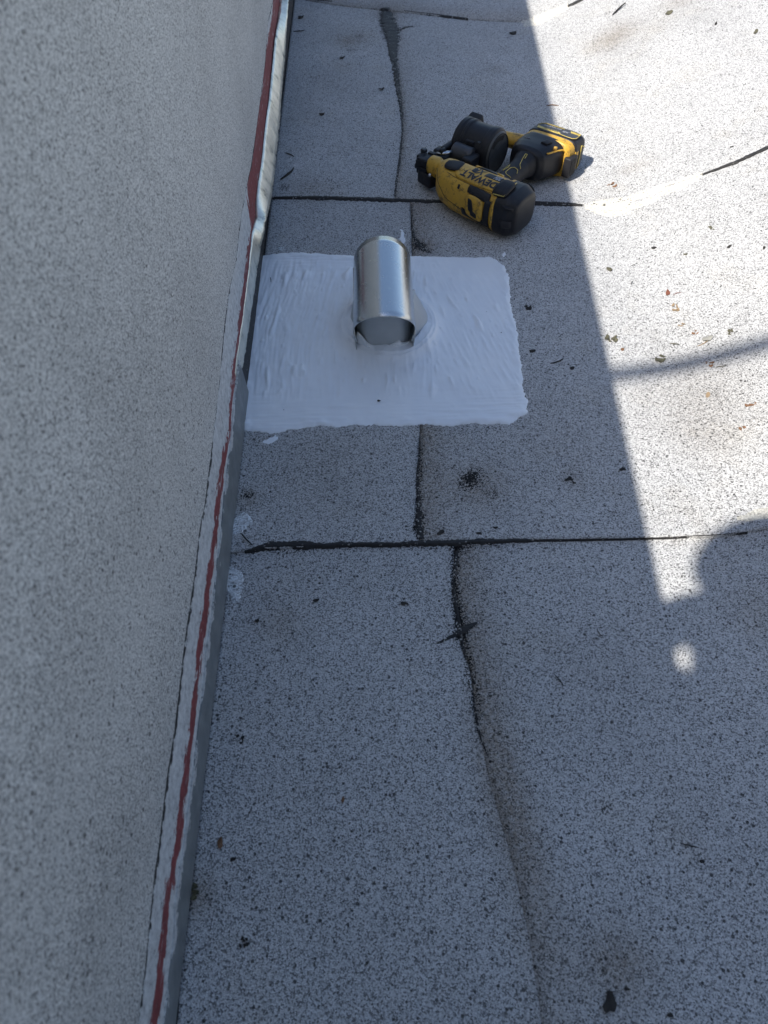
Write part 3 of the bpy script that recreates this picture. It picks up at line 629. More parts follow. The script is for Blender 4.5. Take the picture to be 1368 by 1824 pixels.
# ------------------------------------------------------------------ coil nail gun lying on its side (u: nose to end cap, v: barrel to battery, w: up)
gun = empty('nail_gun', (.345, 1.435, .0086), R(-40))
tag(gun, 'yellow and black cordless coil nail gun lying on its side across the seam', 'nail gun')
class Loft:
    def __init__(s, secs, axis='u'): s.k = secs; s.ax = axis; s.t = [q[0] for q in secs]
    def par(s, t): return [float(np.interp(t, s.t, [q[i] for q in s.k])) for i in range(1, 6)]
    def S(s, t, th, off=0.0):
        c1, cw, a, b, n = s.par(t); c, q = math.cos(th), math.sin(th); e = 2 / n
        x = c1 + (a + off) * math.copysign(abs(c) ** e, c); z = cw + (b + off) * math.copysign(abs(q) ** e, q)
        return Vector((t, x, z)) if s.ax == 'u' else Vector((x, t, z))
    def build(s, name, mat, parent=gun, n=36, sub=4, t0=None, t1=None, off=0.0):
        t0 = s.t[0] if t0 is None else t0; t1 = s.t[-1] if t1 is None else t1
        ts = sorted(set([t0, t1] + [t for t in s.t if t0 < t < t1] + list(np.linspace(t0, t1, sub * 4))))
        V = []; F = []
        for t in ts:
            for k in range(n): V.append(s.S(t, 2 * math.pi * k / n, off))
        for i in range(len(ts) - 1):
            for k in range(n): k2 = (k + 1) % n; F.append((i * n + k, i * n + k2, (i + 1) * n + k2, (i + 1) * n + k))
        F.append(tuple(range(n))); F.append(tuple((len(ts) - 1) * n + k for k in range(n)))
        bm = bmesh.new(); vs = [bm.verts.new(v) for v in V]
        for f in F: bm.faces.new([vs[k] for k in f])
        return bm_obj(name, bm, mat, parent, True)
    def patch(s, name, quad, mat, parent=gun, off=.0012, n=8, m_=8, rnd=.0, skirt=.003):
        """a raised pad that follows the surface; quad: four (t, angle in degrees), corners rounded by rnd"""
        V = []; F = []; q = [(a, R(b)) for a, b in quad]
        for j in range(m_ + 1):
            for i in range(n + 1):
                u, v = i / n, j / m_
                if rnd:
                    for _ in range(1):
                        U, W = 2 * u - 1, 2 * v - 1; k = 1 - rnd * (U * W) ** 2 * .5; U *= k; W *= k; u, v = (U + 1) / 2, (W + 1) / 2
                t = (q[0][0] * (1 - u) + q[1][0] * u) * (1 - v) + (q[3][0] * (1 - u) + q[2][0] * u) * v
                th = (q[0][1] * (1 - u) + q[1][1] * u) * (1 - v) + (q[3][1] * (1 - u) + q[2][1] * u) * v
                e = min(i, j, n - i, m_ - j); V.append(s.S(t, th, off if e > 0 else off * .35))
        for j in range(m_):
            for i in range(n): a = j * (n + 1) + i; F.append((a, a + 1, a + n + 2, a + n + 1))
        o = mesh(name, V, F, mat, parent, True); md = o.modifiers.new('s', 'SOLIDIFY'); md.thickness = skirt; md.offset = 0
        return o
    def line(s, name, pts, rad, mat, parent=gun, off=.0006):
        P_ = []
        for i in range(len(pts) - 1):
            for k in range(6):
                t = k / 6; P_.append(s.S(pts[i][0] * (1 - t) + pts[i + 1][0] * t, R(pts[i][1] * (1 - t) + pts[i + 1][1] * t), off))
        P_.append(s.S(pts[-1][0], R(pts[-1][1]), off))
        return tube(name, P_, rad, mat, parent, 6)
    def text(s, name, body, t0, th0, size, mat, parent=gun, off=.0009, shear=0.0, stretch=1.0):
        """print on the surface: reads towards -t, tops towards growing angle"""
        cu = bpy.data.curves.new(name, 'FONT'); cu.body = body; cu.size = size; cu.shear = shear; cu.offset = size * .04
        tmp = bpy.data.objects.new('tmp', cu); COL.objects.link(tmp)
        me = bpy.data.meshes.new_from_object(tmp); bpy.data.objects.remove(tmp)
        bm = bmesh.new(); bm.from_mesh(me); bmesh.ops.triangulate(bm, faces=bm.faces)
        bmesh.ops.subdivide_edges(bm, edges=[e for e in bm.edges if e.calc_length() > .004], cuts=1)
        for v in bm.verts:
            _, _, a, b, _ = s.par(t0); r = (a + b) / 2
            if s.ax == 'u': v.co = s.S(t0 - v.co.x * stretch, R(th0) + v.co.y / r, off)
            else: v.co = s.S(t0 - v.co.y, R(th0) + v.co.x * stretch / r, off)
        bm.to_mesh(me); bm.free(); return link(name, me, mat, parent)
body = Loft([(-.240, -.014, .052, .013, .015, 2.4), (-.236, -.014, .052, .017, .019, 2.4), (-.218, -.016, .052, .019, .021, 2.4), (-.208, -.018, .051, .016, .019, 2.4), (-.200, -.022, .048, .024, .027, 2.5),
             (-.190, -.028, .046, .033, .036, 2.5), (-.172, -.036, .0455, .040, .041, 2.5), (-.14, -.043, .045, .045, .043, 2.6), (-.10, -.047, .045, .048, .0435, 2.6), (-.05, -.049, .045, .050, .044, 2.6), (-.022, -.049, .045, .050, .044, 2.6)])
body.build('body', M['yellow'], sub=8)
capL = Loft([(-.026, -.049, .045, .0485, .043, 2.8), (-.022, -.049, .045, .0515, .0445, 3.2), (.002, -.049, .045, .0512, .0443, 3.4), (.009, -.049, .0445, .0485, .0425, 3.4), (.0215, -.047, .044, .0400, .0360, 3.6), (.0235, -.047, .044, .0375, .0335, 3.6), (.0245, -.047, .044, .030, .027, 3.6)])
cap = capL.build('end_cap', M['black'], sub=6)
for k, th in enumerate((-20, 8, 36, 150, 180)): capL.patch('cap_rib', [(-.004, th), (.018, th), (.018, th + 9), (-.004, th + 9)], M['rubber'], cap, .0016, 4, 3)
# pads, windows and mouldings on the barrel housing
body.patch('grip_pad', [(-.180, 92), (-.140, 72), (-.133, 108), (-.172, 122)], M['rubber'], off=.0035, rnd=.35)
body.patch('name_plate', [(-.150, 74), (-.030, 66), (-.026, 124), (-.138, 126)], M['yellow'], off=.0016, rnd=.15, n=14)
plate = body.patch('bumper_pad', [(-.036, 84), (-.006, 84), (-.006, 130), (-.036, 130)], M['rubber'], off=.0058, rnd=.25, skirt=.008)
body.line('trim_line', [(-.008, 86), (-.008, 128), (-.032, 131)], .0009, M['line_yellow'], plate, .0074)
body.line('moulding', [(-.118, 66), (-.112, 52), (-.085, 46), (-.052, 62), (-.052, 70)], .0026, M['yellow'], off=.0018)
body.patch('moulding_panel', [(-.112, 66), (-.090, 54), (-.066, 62), (-.060, 75)], M['black'], off=.0030)
body.patch('side_window', [(-.092, 128), (-.036, 132), (-.036, 158), (-.092, 150)], M['black'], off=.0013, rnd=.1)
body.patch('side_window', [(-.044, 150), (-.031, 150), (-.031, 212), (-.044, 212)], M['black'], off=.0015)
body.patch('side_window', [(-.098, 186), (-.031, 200), (-.031, 216), (-.098, 204)], M['black'], off=.0014)
hook = body.patch('belt_hook', [(-.088, 152), (-.046, 156), (-.046, 204), (-.088, 196)], M['yellow'], off=.0030, rnd=.35, skirt=.005)
body.patch('hook_opening', [(-.084, 160), (-.074, 162), (-.062, 190), (-.080, 184)], M['black'], hook, off=.0058, rnd=.5, skirt=.002)
body.patch('hook_opening', [(-.076, 178), (-.056, 184), (-.056, 194), (-.074, 190)], M['black'], hook, off=.0059, rnd=.5, skirt=.002)
body.patch('vent_slot', [(-.118, 140), (-.113, 141), (-.113, 154), (-.118, 153)], M['black'], off=.0006, skirt=.001)
body.line('housing_seam', [(-.196, 140), (-.180, 168), (-.150, 186), (-.120, 190), (-.092, 196)], .0006, M['print_black'], off=.0001)
body.line('housing_seam', [(-.160, 126), (-.12, 128), (-.06, 128), (-.03, 128)], .0005, M['print_black'], off=.0001)
body.line('rear_band', [(-.024, 40), (-.024, 90), (-.024, 140), (-.024, 180), (-.024, 225), (-.026, 270)], .0032, M['yellow'], off=.0004)
body.text('lettering', 'DEWALT', -.037, 97, .0222, M['print_black'], stretch=.98, off=.0037)
bar = body.patch('print_bar', [(-.080, 80), (-.036, 80), (-.036, 93), (-.084, 93)], M['print_black'], off=.0034, skirt=.001)
body.text('lettering', '20V', -.042, 83.5, .0095, M['print_grey'], off=.0044)
body.text('lettering', 'XR', -.082, 79, .0165, M['print_black'], shear=.25, stretch=1.2, off=.0037)
body.patch('print_bar', [(-.112, 80), (-.103, 80), (-.103, 93), (-.112, 93)], M['print_black'], off=.0034, skirt=.001)
# scribbled pen mark
for a, b in (((-.118, 92), (-.124, 100)), ((-.124, 100), (-.129, 92)), ((-.128, 96), (-.133, 103)), ((-.134, 95), (-.138, 103)), ((-.139, 97), (-.144, 104)), ((-.144, 104), (-.147, 97))):
    body.line('pen_mark', [a, ((a[0] + b[0]) / 2 + .002, (a[1] + b[1]) / 2 + 2), b], .00035, M['print_black'], off=.0034)
# nose: contact foot, guide and depth adjuster
nose = box('nose', (-.252, -.010, .046), (.016, .017, .017), M['black'], gun, .004)
box('nose_foot', (-.268, -.008, .052), (.006, .011, .012), M['black'], nose, .003)
box('nose_tip', (-.2745, -.006, .046), (.0012, .009, .014), M['steel'], nose, .0008)
box('nose_guide', (-.236, -.022, .026), (.022, .015, .014), M['black'], nose, .005, Matrix.Rotation(R(-14), 3, 'Z'))
box('nose_block', (-.262, -.004, .028), (.008, .012, .010), M['black'], nose, .003)
for k, (q, h) in enumerate((((-.270, .004, .066), (.006, .005, .004)), ((-.262, -.024, .050), (.007, .004, .008)), ((-.246, -.030, .040), (.010, .003, .006)), ((-.272, -.016, .040), (.004, .006, .005)), ((-.250, .008, .060), (.009, .005, .006)), ((-.228, -.034, .030), (.010, .004, .010)))):
    box('nose_lug', q, h, M['tool_grey'] if k % 3 == 0 else M['black'], nose, .0015)
tube('screw', [(-.218, -.040, .046), (-.218, -.046, .046)], .0035, M['steel'], nose, 8)
# feed arm between nose and magazine
arm = box('feed_arm', (-.236, .052, .034), (.012, .042, .020), M['black'], gun, .006, Matrix.Rotation(R(6), 3, 'Z'))
box('feed_door', (-.256, .045, .045), (.010, .013, .015), M['black'], arm, .005)
tube('spring_rod', [(-.246, .018, .060), (-.232, .026, .062), (-.222, .040, .063)], .0042, M['steel'], arm, 10)
tube('spring_rod', [(-.238, .020, .066), (-.236, .034, .066)], .0055, M['black'], arm, 10)
cyl = Loft([(-.228, .062, .056, .0175, .0175, 2), (-.226, .062, .056, .0195, .0195, 2), (-.184, .064, .054, .0195, .0195, 2), (-.182, .064, .054, .018, .018, 2)]).build('feed_cylinder', M['tool_grey'], n=28)
Loft([(-.2292, .062, .056, .014, .014, 2), (-.2282, .062, .056, .015, .015, 2)]).build('cylinder_mouth', M['print_black'], cyl, n=24)
box('feed_bracket', (-.178, .052, .040), (.012, .020, .024), M['black'], arm, .005)
# drum magazine
dv, dw = .122, .051
drum = Loft([(-.252, dv, dw, .030, .030, 2), (-.249, dv, dw, .045, .045, 2), (-.245, dv, dw, .0515, .0505, 2), (-.235, dv, dw, .0525, .0505, 2), (-.2345, dv, dw, .0485, .0485, 2), (-.228, dv, dw, .0485, .0485, 2), (-.2275, dv, dw, .0505, .0505, 2),
             (-.221, dv, dw, .0505, .0505, 2), (-.2205, dv, dw, .0475, .0475, 2), (-.172, dv, dw, .0480, .0480, 2), (-.1715, dv, dw, .0500, .0500, 2), (-.160, dv, dw, .0500, .0500, 2), (-.156, dv, dw, .0465, .0465, 2), (-.153, dv, dw, .040, .040, 2), (-.152, dv, dw, .02, .02, 2)]).build('drum_magazine', M['black'], n=56, sub=8)
Loft([(-.1545, dv, dw, .0440, .0440, 2), (-.1515, dv, dw, .0425, .0425, 2), (-.1505, dv, dw, .040, .040, 2)]).build('drum_lid', M['lid_grey'], drum, n=48)
V = []; F = []                                     # curved window in the lid
for i in range(17):
    a = R(60 + 85 * i / 16)
    for r in (.0265, .0365): V.append((-.1498, dv + r * math.cos(a), dw + r * math.sin(a)))
for i in range(16): F.append((2 * i, 2 * i + 1, 2 * i + 3, 2 * i + 2))
o = mesh('lid_window', V, F, M['print_black'], drum); md = o.modifiers.new('s', 'SOLIDIFY'); md.thickness = .0012
tube('lid_ring', [(-.1502, dv + .040 * math.cos(R(a)), dw + .040 * math.sin(R(a))) for a in range(0, 361, 12)], .0011, M['rubber'], drum, 6)
box('lid_latch', (-.250, .168, .072), (.017, .021, .014), M['rubber'], drum, .008, Matrix.Rotation(R(18), 3, 'X'), 3)
box('magazine_arm', (-.246, .086, .050), (.007, .045, .016), M['black'], drum, .005)
for a in (25, 150): box('lid_tab', (-.200, dv + .050 * math.cos(R(a)), dw + .050 * math.sin(R(a))), (.010, .004, .004), M['rubber'], drum, .0015)
box('clip', (-.178, dv - .040, dw + .030), (.0035, .0012, .0012), M['steel'], drum)
# handle, foot, battery
hand = Loft([(-.030, -.066, .045, .030, .028, 2.6), (-.005, -.068, .046, .027, .027, 2.5), (.02, -.072, .046, .0225, .0225, 2.4), (.06, -.076, .046, .0215, .0210, 2.3), (.10, -.080, .046, .0225, .0225, 2.3), (.125, -.083, .045, .027, .0275, 2.4), (.15, -.085, .043, .037, .034, 2.6)], 'v')
handle = hand.build('handle', M['rubber'], sub=8)
for ln in ([(.022, 52), (.022, 84), (.030, 94), (.052, 94), (.060, 84), (.060, 58), (.050, 46)], [(.036, 118), (.052, 108), (.066, 114), (.060, 124), (.040, 126)], [(.070, 52), (.078, 72), (.100, 84), (.118, 88), (.118, 80), (.104, 76)]):
    hand.line('trim_line', ln, .0008, M['line_yellow'], handle, .0006)
box('trigger', (-.100, .030, .046), (.008, .014, .009), M['black'], gun, .004)
foot = Loft([(.128, -.084, .043, .032, .031, 2.6), (.140, -.085, .0425, .044, .036, 2.8), (.160, -.086, .041, .051, .038, 3), (.185, -.084, .040, .054, .0385, 3.4), (.206, -.082, .040, .055, .039, 3.6)], 'v')
ft = foot.build('foot', M['black'], sub=5)
foot.patch('foot_rib', [(.168, 70), (.186, 70), (.186, 84), (.168, 84)], M['rubber'], ft, .0018)
foot.line('trim_line', [(.172, 100), (.172, 118)], .0006, M['print_grey'], ft, .0004)
foot.line('trim_line', [(.150, 40), (.180, 34), (.196, 26), (.204, 10)], .0020, M['yellow'], ft, .0008)
for su, sv, sw in ((-.166, -.060, .0805), (-.128, -.012, .078), (-.205, -.016, .0705)): tube('screw', [(su, sv, sw - .006), (su, sv, sw)], .0026, M['print_black'], gun, 10)
tube('screw', [(-.040, .176, .070), (-.040, .176, .0765)], .004, M['yellow'], ft, 10)
bandL = Loft([(.200, -.078, .0395, .058, .0385, 4.5), (.204, -.076, .039, .060, .0384, 4.8), (.226, -.074, .039, .0615, .0384, 4.8)], 'v')
bat = bandL.build('battery_collar', M['yellow'], n=60)
packL = Loft([(.220, -.074, .0395, .060, .0385, 4.8), (.224, -.074, .0395, .0635, .0390, 5), (.258, -.074, .0395, .0635, .0390, 5), (.268, -.074, .0395, .060, .036, 5), (.273, -.074, .0395, .052, .029, 4.5)], 'v')
pack = packL.build('battery', M['black'], n=60)
box('battery_latch', (-.014, .208, .031), (.009, .016, .021), M['rubber'], pack, .003)
for k in range(5): box('latch_rib', (-.0046, .199 + .0045 * k, .031), (.0006, .0010, .016), M['black'], pack)
box('collar_side', (-.0200, .230, .033), (.0095, .009, .025), M['yellow'], pack, .004)
packL.line('trim_line', [(.262, 4), (.254, 8), (.244, 14), (.242, -10), (.246, -30)], .0011, M['line_yellow'], pack, .0010)
def LX(x): return -.074 + (x + .072) * .93
def LY(y): return .2235 + (y - .232) * .86
def flat(name, pts, mat, z_=.0803, th=.0008):
    V = [(LX(x), LY(y), z_ - .002) for x, y in pts]; o = mesh(name, V, [tuple(range(len(V)))], mat, pack); md = o.modifiers.new('s', 'SOLIDIFY'); md.thickness = th; return o
flat('battery_label', [(-.118, .236), (-.022, .236), (-.014, .244), (-.014, .270), (-.112, .270), (-.122, .262)], M['tool_grey'], .0806)
flat('label_band', [(-.120, .238), (-.062, .238), (-.058, .243), (-.064, .2475), (-.122, .2475)], M['line_yellow'], .0811)
for q in ([(-.060, .238), (-.040, .236), (-.022, .236), (-.0155, .243), (-.0155, .268), (-.036, .268)], [(-.124, .250), (-.120, .264), (-.112, .270), (-.060, .270)]):
    tube('trim_line', [(LX(x), LY(y), .0792) for x, y in q], .0007, M['line_yellow'], pack, 6)
flat('label_band', [(-.040, .262), (-.016, .262), (-.016, .270), (-.044, .270)], M['line_yellow'], .0811)
def flat_text(body, x, y, size, mat, z_=.0816, shear=0.0):
    cu = bpy.data.curves.new('lettering', 'FONT'); cu.body = body; cu.size = size; cu.shear = shear; cu.offset = size * .015
    tmp = bpy.data.objects.new('tmp', cu); COL.objects.link(tmp); me = bpy.data.meshes.new_from_object(tmp); bpy.data.objects.remove(tmp)
    for v in me.vertices: v.co = Vector((LX(x - v.co.x), LY(y - v.co.y), z_ - .002))
    link('lettering', me, mat, pack)
flat_text('LITHIUM ION', -.066, .2460, .0062, M['print_black']); flat_text('20V MAX', -.064, .2640, .0085, M['print_grey']); flat_text('XR', -.042, .2600, .0125, M['print_grey'], shear=.2); flat_text('5.0Ah', -.094, .2600, .0075, M['print_grey']); flat_text('20V', -.018, .2690, .0055, M['print_black'])
strut = tube('magazine_strut', [(-.110, .205, .046), (-.150, .200, .048), (-.190, .186, .050), (-.236, .168, .050)], [.020, .017, .016, .015], M['yellow'], gun, 10)

# ------------------------------------------------------------------ leaf bits, twigs and crumbs lying on the roof
def flake_geo(size, seed, asp=1.6, curl=.25):
    size *= .78; rg = random.Random(seed); n = 9; V = []; F = []
    rad = [size * .5 * (.65 + .6 * rg.random()) for _ in range(n)]
    def zc(x, y): return curl * (x * x) / size + .15 * size * noise.noise(Vector((x / size * 2, y / size * 2, seed)))
    V.append((0, 0, zc(0, 0) + size * .10))
    for k in range(n):
        t = 2 * math.pi * k / n; x, y = rad[k] * math.cos(t), rad[k] * math.sin(t) / asp; V.append((x, y, zc(x, y) + size * .06))
    for k in range(n): V.append((V[1 + k][0] * .93, V[1 + k][1] * .93, V[1 + k][2] - size * .10))
    V.append((0, 0, V[0][2] - size * .12))
    for k in range(n):
        b = (k + 1) % n; F += [(0, 1 + k, 1 + b), (1 + k, 1 + n + k, 1 + n + b, 1 + b), (2 * n + 1, 1 + n + b, 1 + n + k)]
    zm = min(v[2] for v in V); return [(x, y, z - zm) for x, y, z in V], F
def cluster_geo(size, seed):
    rg = random.Random(seed); V = []; F = []
    for i in range(rg.randint(4, 6)):
        s = size * (.28 + .35 * rg.random()); v, f = flake_geo(s, seed * 31 + i, 1.2 + rg.random(), .6); a = rg.random() * 6.3
        d = size * .36 * math.sqrt(rg.random()); t = rg.random() * 6.3; ox, oy = d * math.cos(t), d * math.sin(t); k = len(V)
        V += [(ox + x * math.cos(a) - y * math.sin(a), oy + x * math.sin(a) + y * math.cos(a), z) for x, y, z in v]; F += [tuple(q + k for q in g) for g in f]
    return V, F
def twig_geo(size, seed):
    rg = random.Random(seed); bend = .3 * (rg.random() - .3); n = 7
    pts = [(size * (k / n - .5), size * bend * math.sin(math.pi * k / n) + size * .03 * rg.random(), size * .045 + size * .02 * rg.random()) for k in range(n + 1)]
    return tube_geo(pts, [size * .035 * (.5 + .7 * math.sin(math.pi * (k + .6) / (n + 1.2))) for k in range(n + 1)], 6)
DC = {'dark': simple('leaf_dark', (.022, .019, .016), .8, var=.3), 'brown': simple('leaf_brown', (.16, .085, .045), .8, var=.3), 'rust': simple('leaf_rust', (.17, .06, .035), .8, var=.3),
      'tan': simple('leaf_tan', (.25, .18, .11), .8, var=.25), 'olive': simple('leaf_olive', (.085, .08, .05), .8, var=.3), 'grey': simple('leaf_grey', (.26, .255, .23), .8, var=.2), 'moss': simple('moss', (.07, .065, .035), .9, var=.4)}
GEO = {'flake': flake_geo, 'cluster': cluster_geo, 'twig': twig_geo}
NAME = {'flake': 'leaf_bit', 'cluster': 'leaf_clump', 'twig': 'twig'}; CAT = {'flake': 'leaf', 'cluster': 'leaf litter', 'twig': 'twig'}
BITS = [  # x, y, size px, shape, colour, turn, label
    (914, 66, 20, 'flake', 'dark', 20, 'flat dark leaf bit in the shade beyond the nail gun, near the shadow edge'),
    (675, 720, 9, 'flake', 'dark', 0, 'tiny black speck on the near side of the white sealant patch'),
    (483, 504, 14, 'twig', 'dark', 100, 'short dark curved bit on the far left corner of the sealant patch'),
    (432, 1680, 26, 'cluster', 'dark', 30, 'dark crumbly clump on the shaded roof near the bottom left'),
    (393, 1503, 24, 'flake', 'brown', 80, 'rusty brown leaf bit beside the grey flashing, low in the picture'),
    (343, 1592, 40, 'cluster', 'moss', 20, 'mossy clump against the foot of the grey flashing'),
    (1085, 1787, 46, 'flake', 'dark', 65, 'large black curled leaf at the bottom right'),
    (1228, 1507, 30, 'twig', 'dark', -15, 'thin black sliver lying in the shade at lower right'),
    (1249, 1536, 16, 'flake', 'dark', -20, 'small dark bit just below the thin black sliver'),
    (1193, 1808, 16, 'flake', 'dark', 0, 'round black bit at the bottom edge, right of the curled leaf'),
    (1115, 1762, 14, 'flake', 'dark', 0, 'small dark bit just above right of the large curled leaf'),
    (940, 550, 24, 'cluster', 'dark', 10, 'dark leaf clump just right of the upper part of the sealant patch'),
    (948, 630, 16, 'flake', 'dark', 20, 'dark leaf bit just right of the sealant patch at its middle'),
    (991, 648, 28, 'twig', 'dark', 25, 'dark hooked twig in the shade right of the sealant patch'),
    (1018, 660, 14, 'flake', 'dark', 10, 'dark bit beside the hooked twig towards the shadow edge'),
    (1088, 606, 26, 'cluster', 'olive', 10, 'brown stemmed leaf bit right at the edge of the sunlight'),
    (1172, 642, 32, 'cluster', 'olive', 5, 'olive leaf clump in sunlight above the thin cable shadow'),
    (1107, 627, 12, 'flake', 'brown', 30, 'small brown bit in the sun left of the olive leaf clump'),
    (1187, 526, 16, 'flake', 'rust', 85, 'upright rust red bit on the sunlit roof'),
    (1205, 528, 14, 'twig', 'rust', 0, 'curled rust red shred right of the upright rust bit'),
    (1203, 551, 24, 'cluster', 'tan', 15, 'tan and grey leaf scraps below the rust red bit'),
    (1212, 583, 16, 'cluster', 'tan', -20, 'small tan shreds in the sun above the grey leaf'),
    (1259, 608, 24, 'flake', 'grey', 10, 'grey leaf bit in the sun just above the cable shadow'),
    (1250, 616, 22, 'twig', 'tan', 20, 'tan twig lying against the grey leaf bit'),
    (1236, 598, 18, 'cluster', 'brown', 60, 'brown crumbs left of the grey leaf bit'),
    (1261, 655, 26, 'cluster', 'brown', -20, 'brown clump just below the cable shadow'),
    (1259, 709, 18, 'flake', 'tan', 80, 'pale tan disc of leaf in the sun below the cable shadow'),
    (1337, 726, 22, 'cluster', 'brown', 40, 'brown bits at the right edge below the cable shadow'),
    (1321, 766, 18, 'cluster', 'brown', 80, 'lowest brown bits near the right edge of the sunlit roof'),
    (1281, 658, 16, 'twig', 'olive', -10, 'short olive twig crossing the cable shadow'),
    (1300, 597, 16, 'cluster', 'olive', 70, 'olive crumbs in the sun right of the grey leaf'),
    (1199, 617, 20, 'twig', 'olive', -40, 'slanting olive twig above the cable shadow'),
    (1164, 446, 18, 'flake', 'dark', -30, 'dark leaf bit in the sun left of the seam coating below'),
    (1084, 484, 16, 'flake', 'olive', -50, 'olive sliver close to the shadow edge right of the vent'),
    (1125, 508, 14, 'twig', 'dark', 60, 'small dark hook in the sun right of the shadow edge'),
    (1265, 410, 22, 'cluster', 'dark', 30, 'dark bits on the sunlit slope below the seam'),
    (1297, 444, 18, 'flake', 'dark', 40, 'dark grey bit on the sunlit slope, right of the dark bits'),
    (1220, 457, 16, 'flake', 'dark', -50, 'dark bit on the sunlit roof between two others'),
    (1359, 446, 16, 'flake', 'dark', 60, 'dark bit at the right edge on the sunlit slope'),
    (1088, 338, 20, 'cluster', 'brown', 10, 'brown leaf scraps on the far side of the pale seam coating'),
    (1303, 270, 18, 'cluster', 'dark', 10, 'dark scraps above the seam on the sunlit slope'),
    (1190, 31, 24, 'flake', 'dark', 30, 'dark leaf bit high on the sunlit slope'),
    (1273, 50, 14, 'flake', 'dark', 60, 'small dark leaf bit at the top right of the sunlit slope'),
    (1343, 65, 20, 'flake', 'dark', 50, 'dark leaf bit nearest the top right corner'),
    (1102, 24, 30, 'twig', 'dark', 40, 'dark twig at the top of the sunlit slope'),
    (983, 196, 22, 'twig', 'brown', 0, 'thin brown twig at the shadow edge beyond the battery'),
    (1107, 840, 16, 'flake', 'dark', 10, 'dark dot beside the shadow edge above the near seam'),
    (1015, 860, 22, 'cluster', 'dark', 20, 'dark crumbs in the shade above the near seam'),
    (785, 953, 20, 'flake', 'dark', 25, 'dark chip above the near seam, right of the tarry joint'),
    (853, 954, 14, 'flake', 'dark', 0, 'dark chip touching the near seam at its bulge'),
    (881, 944, 12, 'flake', 'dark', 0, 'small dark chip above the bulge of the near seam'),
    (671, 971, 18, 'flake', 'dark', 0, 'black chip lying in the near seam left of the joint'),
    (720, 1076, 16, 'flake', 'dark', 0, 'round dark bit on the roof below the near seam'),
    (563, 1070, 14, 'flake', 'dark', 30, 'dark bit below the near seam, left of centre'),
    (458, 1107, 14, 'flake', 'dark', 30, 'dark bit near the flashing just below the white smear'),
    (427, 1317, 20, 'cluster', 'dark', 0, 'dark pair of crumbs near the flashing, left of the long joint'),
    (415, 1531, 16, 'flake', 'dark', 0, 'dark bit below right of the rusty brown leaf'),
    (611, 1425, 16, 'flake', 'brown', 80, 'small brown speck in the shaded middle of the roof'),
    (1068, 1127, 18, 'twig', 'dark', 110, 'dark comma shaped sliver right of the crossed tar mark'),
    (995, 1212, 24, 'twig', 'dark', -60, 'thin dark sliver right of the long joint'),
    (513, 318, 46, 'twig', 'dark', 62, 'dark twig leaning by the pale flashing beyond the far seam'),
    (516, 283, 22, 'twig', 'dark', -40, 'short dark twig beyond the leaning twig by the flashing'),
    (574, 211, 14, 'flake', 'dark', 0, 'dark sliver on the far sheet left of the tarry joint'),
    (680, 166, 14, 'flake', 'dark', 20, 'dark chip just left of the far tarry joint'),
    (610, 110, 16, 'flake', 'dark', 60, 'dark chip on the far sheet nearest the scuffed patch'),
    (536, 38, 16, 'flake', 'dark', 0, 'dark chip at the far left below the furthest seam'),
    (533, 62, 20, 'twig', 'dark', 10, 'dark crossed twig at the far left by the flashing'),
    (440, 965, 36, 'twig', 'dark', -50, 'dark splinter at the left end of the near seam'),
]
for k, (x, y, s, shp, colr, turn, lab) in enumerate(BITS):
    p = at(x, y); px = (at(x + 5, y) - at(x - 5, y)).length / 10
    if x > 1060 and 480 < y < 800: s *= 1.08
    if x > 1150 and y < 460: s *= .72; colr = 'olive' if colr == 'dark' and k % 2 else colr
    V, F = GEO[shp](s * px, 100 + k)
    o = mesh(NAME[shp], V, F, DC[colr], None, shp == 'twig')
    o.location = (p.x, p.y, (roofz(p) if not (k in (1, 2)) else .0068) + .0002); o.rotation_euler = (0, -math.atan(TANS) if p.x > XF else 0, R(turn))
    tag(o, lab, CAT[shp], 'leaf bits and twigs scattered on the roof')
# fine crumbs: far too many to count
V = []; F = []
spots = [(P(620, 90), .10, 50), (P(560, 50), .07, 30), (P(1250, 640), .10, 45), (P(1240, 560), .10, 22), (P(1010, 640), .06, 22), (P(1090, 60), .12, 40), (P(1340, 720), .08, 14), (P(860, 870), .06, 30), (P(750, 440), .03, 22), (P(1040, 260), .10, 22), (P(1115, 310), .04, 14),
         (P(470, 900), .05, 20), (P(800, 955), .10, 20), (P(700, 60), .05, 30)]
cand = []
for c, r, n in spots: cand += [(*(c + rng.normal(0, r * .55, 2)), 1.0) for _ in range(n)]
cand += [(rng.uniform(-.18, 1.15), rng.uniform(.02, 2.9), .8) for _ in range(520)]
pp = np.array([(a, b) for a, b, _ in cand]); inpatch = sdf(pp, poly) > -.004
for k, (a, b, s) in enumerate(cand):
    if inpatch[k] and k % 3: continue
    if (a - VX) ** 2 + (b - VY + .02) ** 2 < .11 ** 2: continue
    sz_ = s * (.0016 + .0032 * rng.random() ** 2.2); v, f = flake_geo(sz_, 900 + k, 1.0 + rng.random() * 1.4, .4); t = rng.random() * 6.3; z0 = roofz((a, b)) + (.0022 if inpatch[k] else 0); q = len(V)
    V += [(a + x * math.cos(t) - y * math.sin(t), b + x * math.sin(t) + y * math.cos(t), z + z0 + TANS * (x * math.cos(t) - y * math.sin(t)) * (a > XF)) for x, y, z in v]; F += [tuple(i + q for i in g) for g in f]
tag(mesh('fine_crumbs', V, F, DC['dark']), 'fine dark crumbs and grit scattered over the roofing sheets', 'grit', kind='stuff')

